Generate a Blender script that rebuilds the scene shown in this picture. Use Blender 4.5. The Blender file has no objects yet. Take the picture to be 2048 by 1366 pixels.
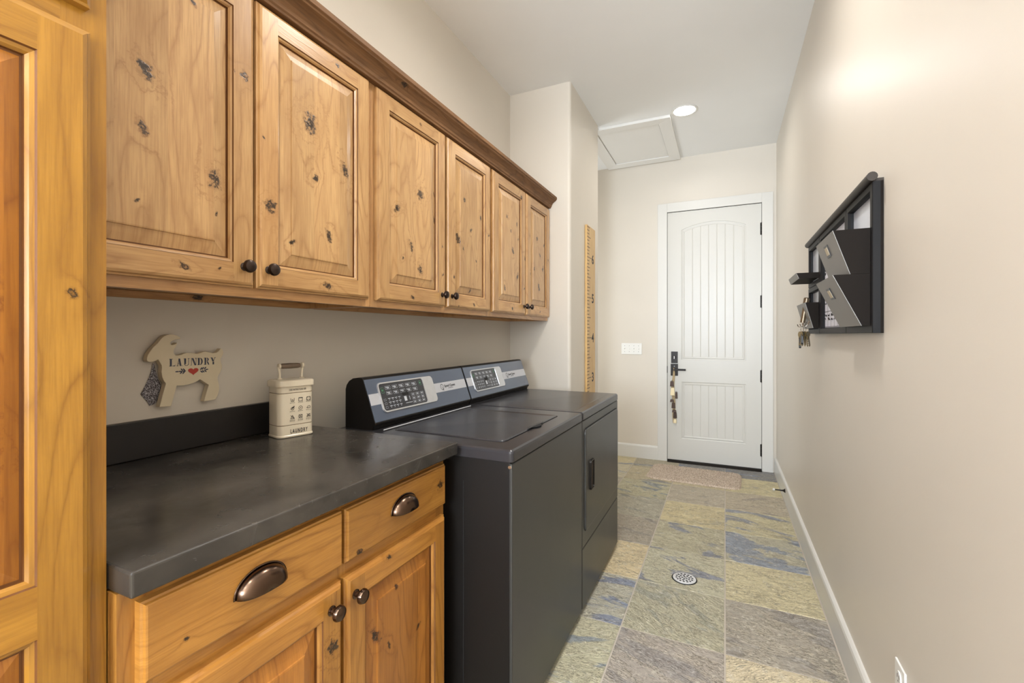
import bpy, bmesh, math, random
from mathutils import Vector, Matrix
random.seed(7)
PI = math.pi
S = bpy.context.scene
COL = S.collection

# ------------------------------------------------------------------ camera
H = 1.24
cam_d = bpy.data.cameras.new('camera')
cam = bpy.data.objects.new('camera', cam_d)
COL.objects.link(cam)
cam_d.sensor_width = 36.0
cam_d.lens = 36.0 * 915.0 / 2048.0
cam_d.shift_y = -13.0 / 2048.0
cam_d.clip_start = 0.02
cam.location = (0, 0, H)
cam.rotation_euler = (PI / 2, 0, math.atan(426.0 / 915.0))
S.camera = cam

# ------------------------------------------------------------------ world and light
S.view_settings.view_transform = 'Standard'
S.view_settings.look = 'None'
S.view_settings.gamma = 1.0
S.view_settings.exposure = 0.37
W = bpy.data.worlds.new('world')
S.world = W
W.use_nodes = True
W.node_tree.nodes['Background'].inputs[0].default_value = (0.80, 0.90, 1.0, 1)
W.node_tree.nodes['Background'].inputs[1].default_value = 1.0

def area(name, loc, rot, sx, sy, power, color, shape='RECTANGLE', spread=PI):
    l = bpy.data.lights.new(name, 'AREA')
    l.shape = shape; l.size = sx; l.size_y = sy
    l.energy = power; l.color = color; l.spread = spread
    o = bpy.data.objects.new(name, l); COL.objects.link(o)
    o.location = loc; o.rotation_euler = rot
    return o
WARM = (1.0, 0.955, 0.90)
COOL = (0.80, 0.89, 1.0)
CEIL = 2.97
# added fill lamps: one behind the camera, one in the side hall beyond the pilaster
area('rear_fill_lamp', (-0.45, -3.05, 1.70), (PI / 2 + 0.85, 0, 0), 1.45, 1.8, 325, COOL)
area('side_hall_fill', (-2.55, 4.25, 1.5), (0, -PI / 2 - 0.5, 0), 1.6, 0.8, 20, (0.90, 0.95, 1.0))
LAMPS = [(-0.283, 3.757), (-0.283, 1.72), (-0.283, -0.35), (-0.283, -2.0)]
LPOW = [4.2, 11.5, 10.5, 8]
for (lx, ly), lp in zip(LAMPS, LPOW):
    area('downlight_beam', (lx, ly, CEIL - 0.012), (0, 0, 0), 0.14, 0.14, lp, WARM, 'DISK', math.radians(165))

# ------------------------------------------------------------------ node helpers
def new_mat(name):
    m = bpy.data.materials.new(name); m.use_nodes = True
    nt = m.node_tree
    b = nt.nodes['Principled BSDF']
    return m, nt, b
def N(nt, typ, **kw):
    n = nt.nodes.new(typ)
    for k, v in kw.items(): setattr(n, k, v)
    return n
def setin(nt, sock, v):
    if isinstance(v, bpy.types.NodeSocket): nt.links.new(v, sock)
    else: sock.default_value = v
def math_(nt, op, a, b=None, c=None, clamp=False):
    n = N(nt, 'ShaderNodeMath', operation=op); n.use_clamp = clamp
    setin(nt, n.inputs[0], a)
    if b is not None: setin(nt, n.inputs[1], b)
    if c is not None: setin(nt, n.inputs[2], c)
    return n.outputs[0]
def vmath(nt, op, a, b=None):
    n = N(nt, 'ShaderNodeVectorMath', operation=op)
    setin(nt, n.inputs[0], a)
    if b is not None: setin(nt, n.inputs[1], b)
    return n.outputs['Value'] if op in ('LENGTH', 'DOT_PRODUCT') else n.outputs[0]
def comb(nt, x, y, z=0.0):
    n = N(nt, 'ShaderNodeCombineXYZ')
    setin(nt, n.inputs[0], x); setin(nt, n.inputs[1], y); setin(nt, n.inputs[2], z)
    return n.outputs[0]
def sep(nt, v):
    n = N(nt, 'ShaderNodeSeparateXYZ'); nt.links.new(v, n.inputs[0]); return n.outputs
def noise(nt, v, scale, detail=3.0, rough=0.55, dist=0.0):
    n = N(nt, 'ShaderNodeTexNoise')
    nt.links.new(v, n.inputs['Vector'])
    n.inputs['Scale'].default_value = scale; n.inputs['Detail'].default_value = detail
    n.inputs['Roughness'].default_value = rough; n.inputs['Distortion'].default_value = dist
    return n.outputs['Fac']
def ramp(nt, fac, stops):
    n = N(nt, 'ShaderNodeValToRGB')
    el = n.color_ramp.elements
    while len(el) < len(stops): el.new(0.5)
    for e, (p, c) in zip(el, stops):
        e.position = p
        e.color = (c, c, c, 1) if isinstance(c, (int, float)) else (c[0], c[1], c[2], 1)
    setin(nt, n.inputs[0], fac)
    return n.outputs[0]
def mix(nt, fac, a, b, mode='MIX'):
    n = N(nt, 'ShaderNodeMix', data_type='RGBA', blend_type=mode)
    setin(nt, n.inputs[0], fac)
    for s, v in ((n.inputs[6], a), (n.inputs[7], b)):
        if isinstance(v, tuple): s.default_value = (v[0], v[1], v[2], 1)
        else: setin(nt, s, v)
    return n.outputs[2]
def bump(nt, b, h, strength=0.2, dist=0.002):
    n = N(nt, 'ShaderNodeBump')
    n.inputs['Strength'].default_value = strength; n.inputs['Distance'].default_value = dist
    nt.links.new(h, n.inputs['Height']); nt.links.new(n.outputs[0], b.inputs['Normal'])
def lin(r, g, b):
    f = lambda c: (c / 255.0 / 12.92) if c <= 10 else ((c / 255.0 + 0.055) / 1.055) ** 2.4
    return (f(r), f(g), f(b))

def plain(name, col, rough=0.5, metal=0.0, nscale=60.0, namt=0.06, bmp=0.0, coat=0.0, spec=0.5):
    m, nt, b = new_mat(name)
    tc = N(nt, 'ShaderNodeTexCoord').outputs['Object']
    f = noise(nt, tc, nscale, 4)
    c2 = tuple(max(0.0, c * (1 - namt * 2)) for c in col)
    nt.links.new(mix(nt, f, col, c2), b.inputs['Base Color'])
    b.inputs['Roughness'].default_value = rough
    b.inputs['Metallic'].default_value = metal
    b.inputs['Coat Weight'].default_value = coat
    b.inputs['Specular IOR Level'].default_value = spec
    if bmp: bump(nt, b, f, bmp, 0.002)
    return m

WOOD_CACHE = {}
def wood(name, knots=(), stave=0.0, light=(208, 150, 88), dark=(150, 92, 44), rough=0.30, auto=0.5, coat=0.25):
    """knotty alder; knots = (u, v, radius) in metres of the UV map: u across the grain, v along it"""
    m, nt, b = new_mat(name)
    uv = N(nt, 'ShaderNodeUVMap').outputs[0]
    s = sep(nt, uv); u, v = s[0], s[1]
    bid = N(nt, 'ShaderNodeAttribute', attribute_name='bid').outputs['Fac']
    if stave:
        bid = math_(nt, 'ADD', bid, math_(nt, 'FLOOR', math_(nt, 'DIVIDE', u, stave)))
    wn = N(nt, 'ShaderNodeTexWhiteNoise', noise_dimensions='1D'); nt.links.new(bid, wn.inputs['W'])
    wc = sep(nt, wn.outputs['Color'])
    pu = math_(nt, 'MULTIPLY_ADD', wc[0], 9.0, u)
    pv = math_(nt, 'MULTIPLY_ADD', wc[1], 9.0, v)
    uvc = comb(nt, u, v)
    edge = noise(nt, uvc, 110.0, 3, 0.6)
    w1 = noise(nt, comb(nt, u, v, 3.0), 75.0, 3, 0.6); w2 = noise(nt, comb(nt, u, v, 9.0), 75.0, 3, 0.6)
    infl = None; core = None; halo = None
    klist = []
    for q, (ku, kv, kr) in enumerate(knots):
        kr = kr * 1.05
        asp = 1.15 + 0.75 * ((q * 0.618) % 1.0); sl = 0.9 * math.sin(q * 2.3)
        du = math_(nt, 'SUBTRACT', u, ku); dv_ = math_(nt, 'SUBTRACT', v, kv)
        du = math_(nt, 'ADD', du, math_(nt, 'MULTIPLY', dv_, sl * 0.5))
        du = math_(nt, 'ADD', math_(nt, 'DIVIDE', du, kr), math_(nt, 'MULTIPLY', math_(nt, 'SUBTRACT', w1, 0.5), 3.2))
        dv_ = math_(nt, 'ADD', math_(nt, 'DIVIDE', dv_, kr * asp), math_(nt, 'MULTIPLY', math_(nt, 'SUBTRACT', w2, 0.5), 3.2))
        klist.append((vmath(nt, 'LENGTH', comb(nt, du, dv_)), kr))
    if auto > 0:
        vo = N(nt, 'ShaderNodeTexVoronoi', voronoi_dimensions='2D')
        nt.links.new(comb(nt, math_(nt, 'MULTIPLY_ADD', w1, 0.09, math_(nt, 'MULTIPLY', pu, 7.0)), math_(nt, 'MULTIPLY_ADD', w2, 0.09, math_(nt, 'MULTIPLY', pv, 3.6))), vo.inputs['Vector'])
        vo.inputs['Scale'].default_value = 1.0
        cc = sep(nt, vo.outputs['Color'])
        keep = math_(nt, 'MULTIPLY', math_(nt, 'LESS_THAN', cc[0], auto), math_(nt, 'MULTIPLY', cc[1], cc[1]))
        d = math_(nt, 'DIVIDE', vo.outputs['Distance'], math_(nt, 'MULTIPLY_ADD', keep, 0.065, 0.0005))
        klist.append((d, 0.008))
    for d, kr in klist:
        g = math_(nt, 'MULTIPLY', math_(nt, 'POWER', 2.718, math_(nt, 'MULTIPLY', math_(nt, 'MULTIPLY', d, d), -0.16)), min(1.0, kr * 60))
        dn = math_(nt, 'ADD', d, math_(nt, 'MULTIPLY', math_(nt, 'SUBTRACT', edge, 0.5), 0.9))
        # a dark rim round a browner heart, as in a tight knot
        rim = math_(nt, 'SUBTRACT', 1.0, math_(nt, 'DIVIDE', math_(nt, 'ABSOLUTE', math_(nt, 'SUBTRACT', dn, 0.72)), 0.26), clamp=True)
        ins = math_(nt, 'SUBTRACT', 1.0, math_(nt, 'DIVIDE', math_(nt, 'SUBTRACT', dn, 0.62), 0.2), clamp=True)
        k = math_(nt, 'MAXIMUM', rim, math_(nt, 'MULTIPLY', ins, math_(nt, 'MULTIPLY', math_(nt, 'SUBTRACT', edge, 0.34), 6.0, clamp=True)))
        h = math_(nt, 'SUBTRACT', 1.0, math_(nt, 'DIVIDE', math_(nt, 'SUBTRACT', dn, 0.75), 0.75), clamp=True)
        infl = g if infl is None else math_(nt, 'ADD', infl, g)
        core = k if core is None else math_(nt, 'MAXIMUM', core, k)
        halo = h if halo is None else math_(nt, 'MAXIMUM', halo, h)
    big = noise(nt, comb(nt, math_(nt, 'MULTIPLY', pu, 5.5), math_(nt, 'MULTIPLY', pv, 1.1)), 1.0, 2, 0.45)
    fibw = noise(nt, comb(nt, math_(nt, 'MULTIPLY', pu, 40.0), math_(nt, 'MULTIPLY', pv, 14.0)), 1.0, 3, 0.6)
    R = math_(nt, 'MULTIPLY_ADD', big, 15.0, math_(nt, 'MULTIPLY', fibw, 0.35))
    if infl is not None: R = math_(nt, 'MULTIPLY_ADD', infl, 2.6, R)
    tri = math_(nt, 'ABSOLUTE', math_(nt, 'SUBTRACT', math_(nt, 'FRACT', R), 0.5))
    rings = math_(nt, 'POWER', math_(nt, 'MULTIPLY', tri, 2.0), 5.0)
    fib = noise(nt, comb(nt, math_(nt, 'MULTIPLY', pu, 260.0), math_(nt, 'MULTIPLY', pv, 9.0)), 1.0, 4, 0.6)
    blot = noise(nt, comb(nt, math_(nt, 'MULTIPLY', pu, 14.0), math_(nt, 'MULTIPLY', pv, 3.0)), 1.0, 4, 0.6)
    L = lin(*light); D = lin(*dark)
    M_ = tuple(0.55 * a + 0.45 * c for a, c in zip(L, D))
    base = ramp(nt, blot, [(0.30, M_), (0.62, L)])
    base = mix(nt, math_(nt, 'MULTIPLY', math_(nt, 'MULTIPLY', rings, ramp(nt, blot, [(0.35, 0.25), (0.65, 0.75)])), 0.9), base, D)
    base = mix(nt, ramp(nt, fib, [(0.38, 0.30), (0.58, 0.0)]), base, D)
    tone = math_(nt, 'MULTIPLY_ADD', wc[2], 0.26, 0.86)
    base = mix(nt, 1.0, base, comb(nt, tone, tone, tone), 'MULTIPLY')
    if halo is not None:
        base = mix(nt, math_(nt, 'MULTIPLY', halo, 0.55), base, tuple(c * 0.50 for c in D))
        base = mix(nt, math_(nt, 'MULTIPLY', core, 0.92), base, (0.010, 0.006, 0.004))
    nt.links.new(base, b.inputs['Base Color'])
    b.inputs['Roughness'].default_value = rough
    b.inputs['Coat Weight'].default_value = coat
    b.inputs['Coat Roughness'].default_value = 0.18
    hgt = math_(nt, 'MULTIPLY_ADD', fib, 0.6, math_(nt, 'MULTIPLY', rings, -0.3))
    if core is not None: hgt = math_(nt, 'MULTIPLY_ADD', core, -2.0, hgt)
    bump(nt, b, hgt, 0.22, 0.0012)
    return m

# ------------------------------------------------------------------ mesh helpers
class MB:
    def __init__(self, o=(0, 0, 0)):
        self.v = []; self.f = []; self.uv = []; self.b = []; self.m = []; self.sm = []
    def face(self, pts, grain=2, bid=0.0, mi=0, smooth=False, uvs=None):
        pts = [Vector(p) for p in pts]
        i0 = len(self.v); self.v += pts
        self.f.append(list(range(i0, i0 + len(pts))))
        if uvs is None:
            n = Vector((0, 0, 0))
            for i in range(len(pts)):
                a, c = pts[i], pts[(i + 1) % len(pts)]
                n += Vector(((a.y - c.y) * (a.z + c.z), (a.z - c.z) * (a.x + c.x), (a.x - c.x) * (a.y + c.y)))
            dom = max(range(3), key=lambda k: abs(n[k]))
            if dom == grain:
                a, c = [k for k in range(3) if k != dom]
            else:
                c = grain; a = [k for k in range(3) if k not in (dom, grain)][0]
            uvs = [(p[a], p[c]) for p in pts]
        self.uv.append(uvs); self.b.append(bid); self.m.append(mi); self.sm.append(smooth)
    def box(self, lo, hi, grain=2, bid=0.0, mi=0):
        x0, y0, z0 = lo; x1, y1, z1 = hi
        P = [(x0, y0, z0), (x1, y0, z0), (x1, y1, z0), (x0, y1, z0), (x0, y0, z1), (x1, y0, z1), (x1, y1, z1), (x0, y1, z1)]
        for q in ((0, 3, 2, 1), (4, 5, 6, 7), (0, 1, 5, 4), (1, 2, 6, 5), (2, 3, 7, 6), (3, 0, 4, 7)):
            self.face([P[i] for i in q], grain, bid, mi)
    def prism(self, poly, axis, a, b, mi=0, smooth=False, grain=None, bid=0.0, caps=True):
        """poly in the two other axes (cyclic order), extruded along axis from a to b"""
        o = [(axis + 1) % 3, (axis + 2) % 3]
        def P(p, t):
            r = [0, 0, 0]; r[o[0]] = p[0]; r[o[1]] = p[1]; r[axis] = t; return r
        g = axis if grain is None else grain
        n = len(poly)
        for i in range(n):
            p, q = poly[i], poly[(i + 1) % n]
            self.face([P(p, a), P(q, a), P(q, b), P(p, b)], g, bid, mi, smooth)
        if caps:
            self.face([P(p, a) for p in reversed(poly)], g, bid, mi)
            self.face([P(p, b) for p in poly], g, bid, mi)
    def rings(self, rs, closed=True, cap0=False, cap1=False, mi=0, smooth=True, grain=2, bid=0.0):
        for r0, r1 in zip(rs, rs[1:]):
            n = len(r0)
            for i in range(n if closed else n - 1):
                j = (i + 1) % n
                self.face([r0[i], r0[j], r1[j], r1[i]], grain, bid, mi, smooth)
        if cap0: self.face(list(reversed(rs[0])), grain, bid, mi)
        if cap1: self.face(rs[-1], grain, bid, mi)
    def lathe(self, base, axis, prof, n=24, mi=0, cap0=True, cap1=True):
        ax = Vector(axis).normalized()
        t = Vector((0, 0, 1)) if abs(ax.z) < 0.9 else Vector((1, 0, 0))
        e1 = ax.cross(t).normalized(); e2 = ax.cross(e1)
        rs = [[Vector(base) + ax * h + (e1 * math.cos(2 * PI * i / n) + e2 * math.sin(2 * PI * i / n)) * r for i in range(n)] for r, h in prof]
        self.rings(rs, True, cap0, cap1, mi)
    def tube(self, path, r, n=10, mi=0, caps=True, closed=False):
        path = [Vector(p) for p in path]; rs = []
        m = len(path); up = None
        for i, p in enumerate(path):
            if closed: t = (path[(i + 1) % m] - path[i - 1]).normalized()
            else: t = (path[min(i + 1, m - 1)] - path[max(i - 1, 0)]).normalized()
            if up is None: up = Vector((0, 0, 1)) if abs(t.z) < 0.9 else Vector((1, 0, 0))
            e1 = t.cross(up).normalized(); e2 = e1.cross(t).normalized(); up = e2
            rr = r[i] if isinstance(r, (list, tuple)) else r
            rs.append([p + (e1 * math.cos(2 * PI * k / n) + e2 * math.sin(2 * PI * k / n)) * rr for k in range(n)])
        if closed: rs.append(rs[0])
        self.rings(rs, True, caps and not closed, caps and not closed, mi)
    def build(self, name, mats, parent=None, bevel=0.0, segs=2, solid=0.0, merge=True, xf=None):
        bm = bmesh.new()
        vs = [bm.verts.new((xf @ p) if xf else p) for p in self.v]
        uvl = bm.loops.layers.uv.new('UVMap'); bl = bm.faces.layers.float.new('bid')
        for f, uvs, bd, mi, sm in zip(self.f, self.uv, self.b, self.m, self.sm):
            try: fc = bm.faces.new([vs[i] for i in f])
            except ValueError: continue
            for l, t in zip(fc.loops, uvs): l[uvl].uv = t
            fc[bl] = bd; fc.material_index = mi; fc.smooth = sm
        if merge: bmesh.ops.remove_doubles(bm, verts=bm.verts, dist=2e-5)
        bmesh.ops.recalc_face_normals(bm, faces=bm.faces)
        off = origin_of(parent) if parent is not None else Vector((0, 0, 0))
        if off.length: bmesh.ops.translate(bm, verts=bm.verts, vec=-off)
        me = bpy.data.meshes.new(name); bm.to_mesh(me); bm.free()
        if any(self.sm): me.set_sharp_from_angle(angle=math.radians(32))
        for m in (mats if isinstance(mats, (list, tuple)) else [mats]): me.materials.append(m)
        o = bpy.data.objects.new(name, me); COL.objects.link(o)
        if parent is not None: o.parent = parent
        if solid:
            md = o.modifiers.new('solid', 'SOLIDIFY'); md.thickness = solid; md.offset = 0
        if bevel:
            md = o.modifiers.new('bevel', 'BEVEL'); md.width = bevel; md.segments = segs
            md.limit_method = 'ANGLE'; md.angle_limit = math.radians(40); md.harden_normals = False
        return o
def origin_of(o):
    v = Vector((0, 0, 0))
    while o is not None:
        v += Vector(o.location); o = o.parent
    return v
def recenter(o, base):
    """put a top-level mesh's origin at its base"""
    d = Vector(base)
    o.data.transform(Matrix.Translation(-d)); o.location = d
    return o
def thing(name, label, cat, loc, group=None):
    o = bpy.data.objects.new(name, None); COL.objects.link(o)
    o.empty_display_size = 0.05
    o.location = loc; o['label'] = label; o['category'] = cat
    if group: o['group'] = group
    return o
def tag(o, label, cat, group=None):
    o['label'] = label; o['category'] = cat
    if group: o['group'] = group
    return o
def struct(o):
    o['kind'] = 'structure'; return o
def text(name, s, origin, right, up, size, mat, parent, extrude=0.0002, align='LEFT', sx=1.0, space=1.0, bold=0.0):
    cu = bpy.data.curves.new(name, 'FONT'); cu.body = s; cu.size = size; cu.extrude = extrude
    cu.align_x = align; cu.space_character = space; cu.offset = bold; cu.resolution_u = 3
    t = bpy.data.objects.new(name, cu); COL.objects.link(t)
    dg = bpy.context.evaluated_depsgraph_get(); dg.update()
    me = bpy.data.meshes.new_from_object(t.evaluated_get(dg))
    bpy.data.objects.remove(t); bpy.data.curves.remove(cu)
    r = Vector(right).normalized(); u = Vector(up).normalized(); n = r.cross(u)
    M = Matrix(((r.x * sx, u.x, n.x, origin[0]), (r.y * sx, u.y, n.y, origin[1]), (r.z * sx, u.z, n.z, origin[2]), (0, 0, 0, 1)))
    me.transform(Matrix.Translation(-origin_of(parent)) @ M)
    me.materials.clear(); me.materials.append(mat)
    o = bpy.data.objects.new(name, me); COL.objects.link(o); o.parent = parent
    return o

# ------------------------------------------------------------------ materials
def wall_mat(name, col, rough, dirt=0.02):
    m, nt, b = new_mat(name)
    g = N(nt, 'ShaderNodeNewGeometry').outputs['Position']
    f = noise(nt, g, 220.0, 3); f2 = noise(nt, g, 1.2, 3)
    nt.links.new(mix(nt, ramp(nt, f2, [(0.35, 0.0), (0.65, 1.0)]), col, tuple(c * (1 - dirt * 2) for c in col)), b.inputs['Base Color'])
    b.inputs['Roughness'].default_value = rough
    bump(nt, b, f, 0.10, 0.0012)
    return m
M_wall = wall_mat('wall_paint_beige', lin(217, 209, 196), 0.42)
M_ceil = wall_mat('ceiling_paint', lin(238, 238, 236), 0.75)
M_trim = plain('trim_paint_white', lin(216, 214, 208), 0.32, nscale=8, namt=0.01)
M_door = plain('door_paint_white', lin(208, 206, 199), 0.34, nscale=8, namt=0.01)
M_hatch = plain('hatch_paint_white', lin(228, 226, 221), 0.5, nscale=6, namt=0.01)
M_dark = plain('dark_gap', (0.01, 0.01, 0.01), 0.8)
M_black = plain('oil_rubbed_black', (0.018, 0.015, 0.013), 0.32, 0.7)
M_bronze = plain('brushed_bronze', lin(104, 84, 70), 0.24, 1.0, nscale=30, namt=0.1)
M_knobu = plain('dark_bronze_knob', lin(70, 58, 52), 0.30, 0.85, nscale=30, namt=0.1)
M_chrome = plain('chrome', (0.75, 0.74, 0.72), 0.15, 1.0)
M_white = plain('white_plastic', lin(236, 235, 230), 0.35, namt=0.01)
M_rubber = plain('white_rubber', lin(225, 222, 214), 0.6)
M_glaze = plain('dark_glaze', lin(104, 62, 24), 0.45)
M_ink = plain('black_ink', (0.012, 0.012, 0.014), 0.6)

KF = wood('alder_frame', light=(206, 160, 108), dark=(150, 102, 58), auto=0.30)  # one alder throughout; these tints also carry the light on each cabinet
KFB = wood('alder_frame_warm_lit', light=(176, 124, 56), dark=(120, 70, 22), auto=0.18)  # same wood; warm light on the lower cabinet is put into the tint
KT = wood('alder_frame_tall', light=(178, 128, 46), dark=(122, 76, 16), auto=0.12)  # warm cast on the tall cabinet is put into the colour
KTP = wood('alder_panel_tall', stave=0.11, light=(196, 128, 50), dark=(138, 74, 18), auto=0.2)
KBP = wood('alder_panel_base', stave=0.10, light=(200, 136, 66), dark=(140, 76, 26), auto=0.4)
KC = wood('alder_crown_dark', light=(140, 100, 62), dark=(74, 46, 22), auto=0.35, rough=0.7, coat=0.0)
KD = wood('alder_drawer', light=(202, 140, 66), dark=(146, 82, 28), auto=0.35)

# counter
def m_counter():
    m, nt, b = new_mat('dark_soapstone')
    g = N(nt, 'ShaderNodeNewGeometry').outputs['Position']
    a = noise(nt, g, 3.0, 5, 0.6, 1.2); f = noise(nt, g, 9.0, 6, 0.7, 2.0); fine = noise(nt, g, 300.0, 2)
    c = ramp(nt, a, [(0.35, lin(38, 36, 34)), (0.7, lin(74, 69, 63))])
    c = mix(nt, ramp(nt, f, [(0.64, 0.0), (0.78, 0.08)]), c, lin(120, 122, 124))
    nt.links.new(c, b.inputs['Base Color'])
    nt.links.new(ramp(nt, f, [(0.3, 0.17), (0.7, 0.30)]), b.inputs['Roughness'])
    bump(nt, b, fine, 0.06, 0.0008)
    return m
M_counter = m_counter()
M_splash = plain('dark_laminate', lin(36, 33, 32), 0.4, nscale=20, namt=0.15)

def m_appl(name, col, rough, coat=0.0, spec=0.5):
    m, nt, b = new_mat(name)
    g = N(nt, 'ShaderNodeNewGeometry').outputs['Position']
    f = noise(nt, g, 900.0, 2); sm = noise(nt, g, 4.0, 4)
    nt.links.new(mix(nt, sm, col, tuple(c * 0.85 for c in col)), b.inputs['Base Color'])
    nt.links.new(math_(nt, 'MULTIPLY_ADD', sm, 0.05, rough - 0.025), b.inputs['Roughness'])
    b.inputs['Coat Weight'].default_value = coat
    b.inputs['Specular IOR Level'].default_value = spec
    bump(nt, b, f, 0.05, 0.0004)
    return m
M_appl = m_appl('matte_black_enamel', lin(56, 56, 54), 0.34)
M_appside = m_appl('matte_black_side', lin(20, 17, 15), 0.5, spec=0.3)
M_deck = m_appl('black_deck_enamel', lin(50, 49, 52), 0.26)
M_cons = m_appl('console_reflected_blue', lin(70, 84, 106), 0.20, 0.4, 0.9)  # bluish reflection is put into the black console's base colour
M_silver = plain('silver_band', lin(196, 198, 204), 0.35, 0.25, namt=0.02)
M_bezel = plain('chrome_bezel', lin(214, 216, 220), 0.22, 0.6)

# button panel
def m_panel():
    m, nt, b = new_mat('button_overlay')
    uv = N(nt, 'ShaderNodeUVMap').outputs[0]
    f = noise(nt, uv, 30.0, 2)
    nt.links.new(mix(nt, f, lin(34, 38, 46), lin(44, 48, 58)), b.inputs['Base Color'])
    b.inputs['Roughness'].default_value = 0.18
    b.inputs['Coat Weight'].default_value = 0.4
    return m
M_panel = m_panel()
M_pbtn = plain('button_print_white', lin(196, 200, 206), 0.4)
M_pgreen = plain('button_print_green', lin(70, 130, 92), 0.4)
M_pdk = plain('button_dark', lin(52, 56, 66), 0.3)

# slate
def m_slate():
    m, nt, b = new_mat('multicolour_slate')
    g = N(nt, 'ShaderNodeNewGeometry').outputs['Position']
    ca = N(nt, 'ShaderNodeAttribute', attribute_name='ca').outputs['Color']
    cb = N(nt, 'ShaderNodeAttribute', attribute_name='cb').outputs['Color']
    tp = sep(nt, N(nt, 'ShaderNodeAttribute', attribute_name='tp').outputs['Vector'])
    cov, seed, ang = tp[0], tp[1], tp[2]
    p = sep(nt, g)
    ca_ = math_(nt, 'COSINE', ang); sa_ = math_(nt, 'SINE', ang)
    x = math_(nt, 'ADD', math_(nt, 'MULTIPLY', p[0], ca_), math_(nt, 'MULTIPLY', p[1], sa_))
    y = math_(nt, 'SUBTRACT', math_(nt, 'MULTIPLY', p[1], ca_), math_(nt, 'MULTIPLY', p[0], sa_))
    off = math_(nt, 'MULTIPLY', seed, 13.7)
    q = comb(nt, math_(nt, 'MULTIPLY', x, 3.0), math_(nt, 'MULTIPLY', y, 7.0), off)
    q2 = comb(nt, math_(nt, 'MULTIPLY', x, 26.0), math_(nt, 'MULTIPLY', y, 120.0), off)
    q3 = comb(nt, p[0], p[1], off)
    n1 = noise(nt, q, 1.0, 9, 0.60, 0.7)
    n2 = noise(nt, q2, 1.0, 6, 0.68, 1.6)
    n3 = noise(nt, comb(nt, math_(nt, 'MULTIPLY', x, 9.0), math_(nt, 'MULTIPLY', y, 20.0), off), 1.0, 9, 0.72, 0.8)
    n4 = noise(nt, q3, 30.0, 9, 0.78, 0.6)
    n5 = noise(nt, comb(nt, math_(nt, 'MULTIPLY', x, 16.0), math_(nt, 'MULTIPLY', y, 34.0), math_(nt, 'ADD', off, 5.0)), 1.0, 7, 0.65, 2.2)
    thr = math_(nt, 'SUBTRACT', 1.0, cov)
    mk = math_(nt, 'MULTIPLY', math_(nt, 'SUBTRACT', n1, math_(nt, 'MULTIPLY_ADD', thr, 0.30, 0.365)), 22.0, clamp=True)
    c = mix(nt, ramp(nt, n3, [(0.40, 0.0), (0.62, 0.60)]), ca, mix(nt, 0.55, ca, lin(212, 200, 170)))
    c = mix(nt, ramp(nt, n3, [(0.30, 0.5), (0.44, 0.0)]), c, lin(140, 134, 118))
    c = mix(nt, ramp(nt, n5, [(0.585, 0.0), (0.66, 0.55)]), c, lin(136, 142, 134))
    cbv = mix(nt, ramp(nt, n4, [(0.4, 0.0), (0.65, 0.45)]), cb, lin(176, 176, 180))
    c = mix(nt, math_(nt, 'MULTIPLY', mk, 0.85), c, cbv)
    vein = math_(nt, 'SUBTRACT', 1.0, math_(nt, 'DIVIDE', math_(nt, 'ABSOLUTE', math_(nt, 'SUBTRACT', n2, 0.5)), 0.035), clamp=True)
    vein = math_(nt, 'MULTIPLY', vein, ramp(nt, n3, [(0.38, 0.1), (0.55, 1.0)]))
    c = mix(nt, math_(nt, 'MULTIPLY', vein, 0.75), c, lin(92, 84, 72))
    c = mix(nt, ramp(nt, n4, [(0.54, 0.0), (0.66, 0.62)]), c, lin(232, 226, 210))
    nt.links.new(c, b.inputs['Base Color'])
    b.inputs['Roughness'].default_value = 0.55
    h = math_(nt, 'ADD', math_(nt, 'MULTIPLY', n3, 1.0), math_(nt, 'MULTIPLY_ADD', vein, -0.5, math_(nt, 'MULTIPLY', mk, -0.25)))
    h = math_(nt, 'MULTIPLY_ADD', n4, 0.35, h)
    bump(nt, b, h, 0.75, 0.007)
    return m
M_slate = m_slate()
M_grout = plain('grout', lin(196, 186, 172), 0.85, nscale=200, namt=0.1)

# ------------------------------------------------------------------ the room
XL, XR, YF, YN = -1.41, 0.42, 4.74, -3.10
def slab(name, lo, hi, mat, bevel=0.0, segs=3):
    m = MB(); m.box(lo, hi)
    return struct(m.build(name, mat, bevel=bevel, segs=segs))
slab('wall_left', (XL - 0.12, YN, 0), (XL, 3.10, CEIL), M_wall)
slab('wall_right', (XR, YN, 0), (XR + 0.12, YF + 0.12, CEIL), M_wall)
slab('wall_far', (-2.8, YF, 0), (XR, YF + 0.12, CEIL), M_wall)
slab('wall_side_hall', (-2.8, 3.755, 0), (-2.68, YF, CEIL), M_wall)
# pilaster block with rounded corners
m = MB()
def arc(cx, cy, r, a0, a1, n=6): return [(cx + r * math.cos(a0 + (a1 - a0) * i / n), cy + r * math.sin(a0 + (a1 - a0) * i / n)) for i in range(n + 1)]
pil = [(-2.8, 2.995)] + arc(-0.955 - 0.022, 2.995 + 0.022, 0.022, -PI / 2, 0) + arc(-0.955 - 0.022, 3.755 - 0.022, 0.022, 0, PI / 2) + [(-2.8, 3.755)]
m.prism(pil, 2, 0, CEIL)
o = struct(m.build('wall_pilaster', M_wall))
for p in o.data.polygons: p.use_smooth = abs(p.normal.z) < 0.5
md = o.modifiers.new('wn', 'WEIGHTED_NORMAL'); md.keep_sharp = True
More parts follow.
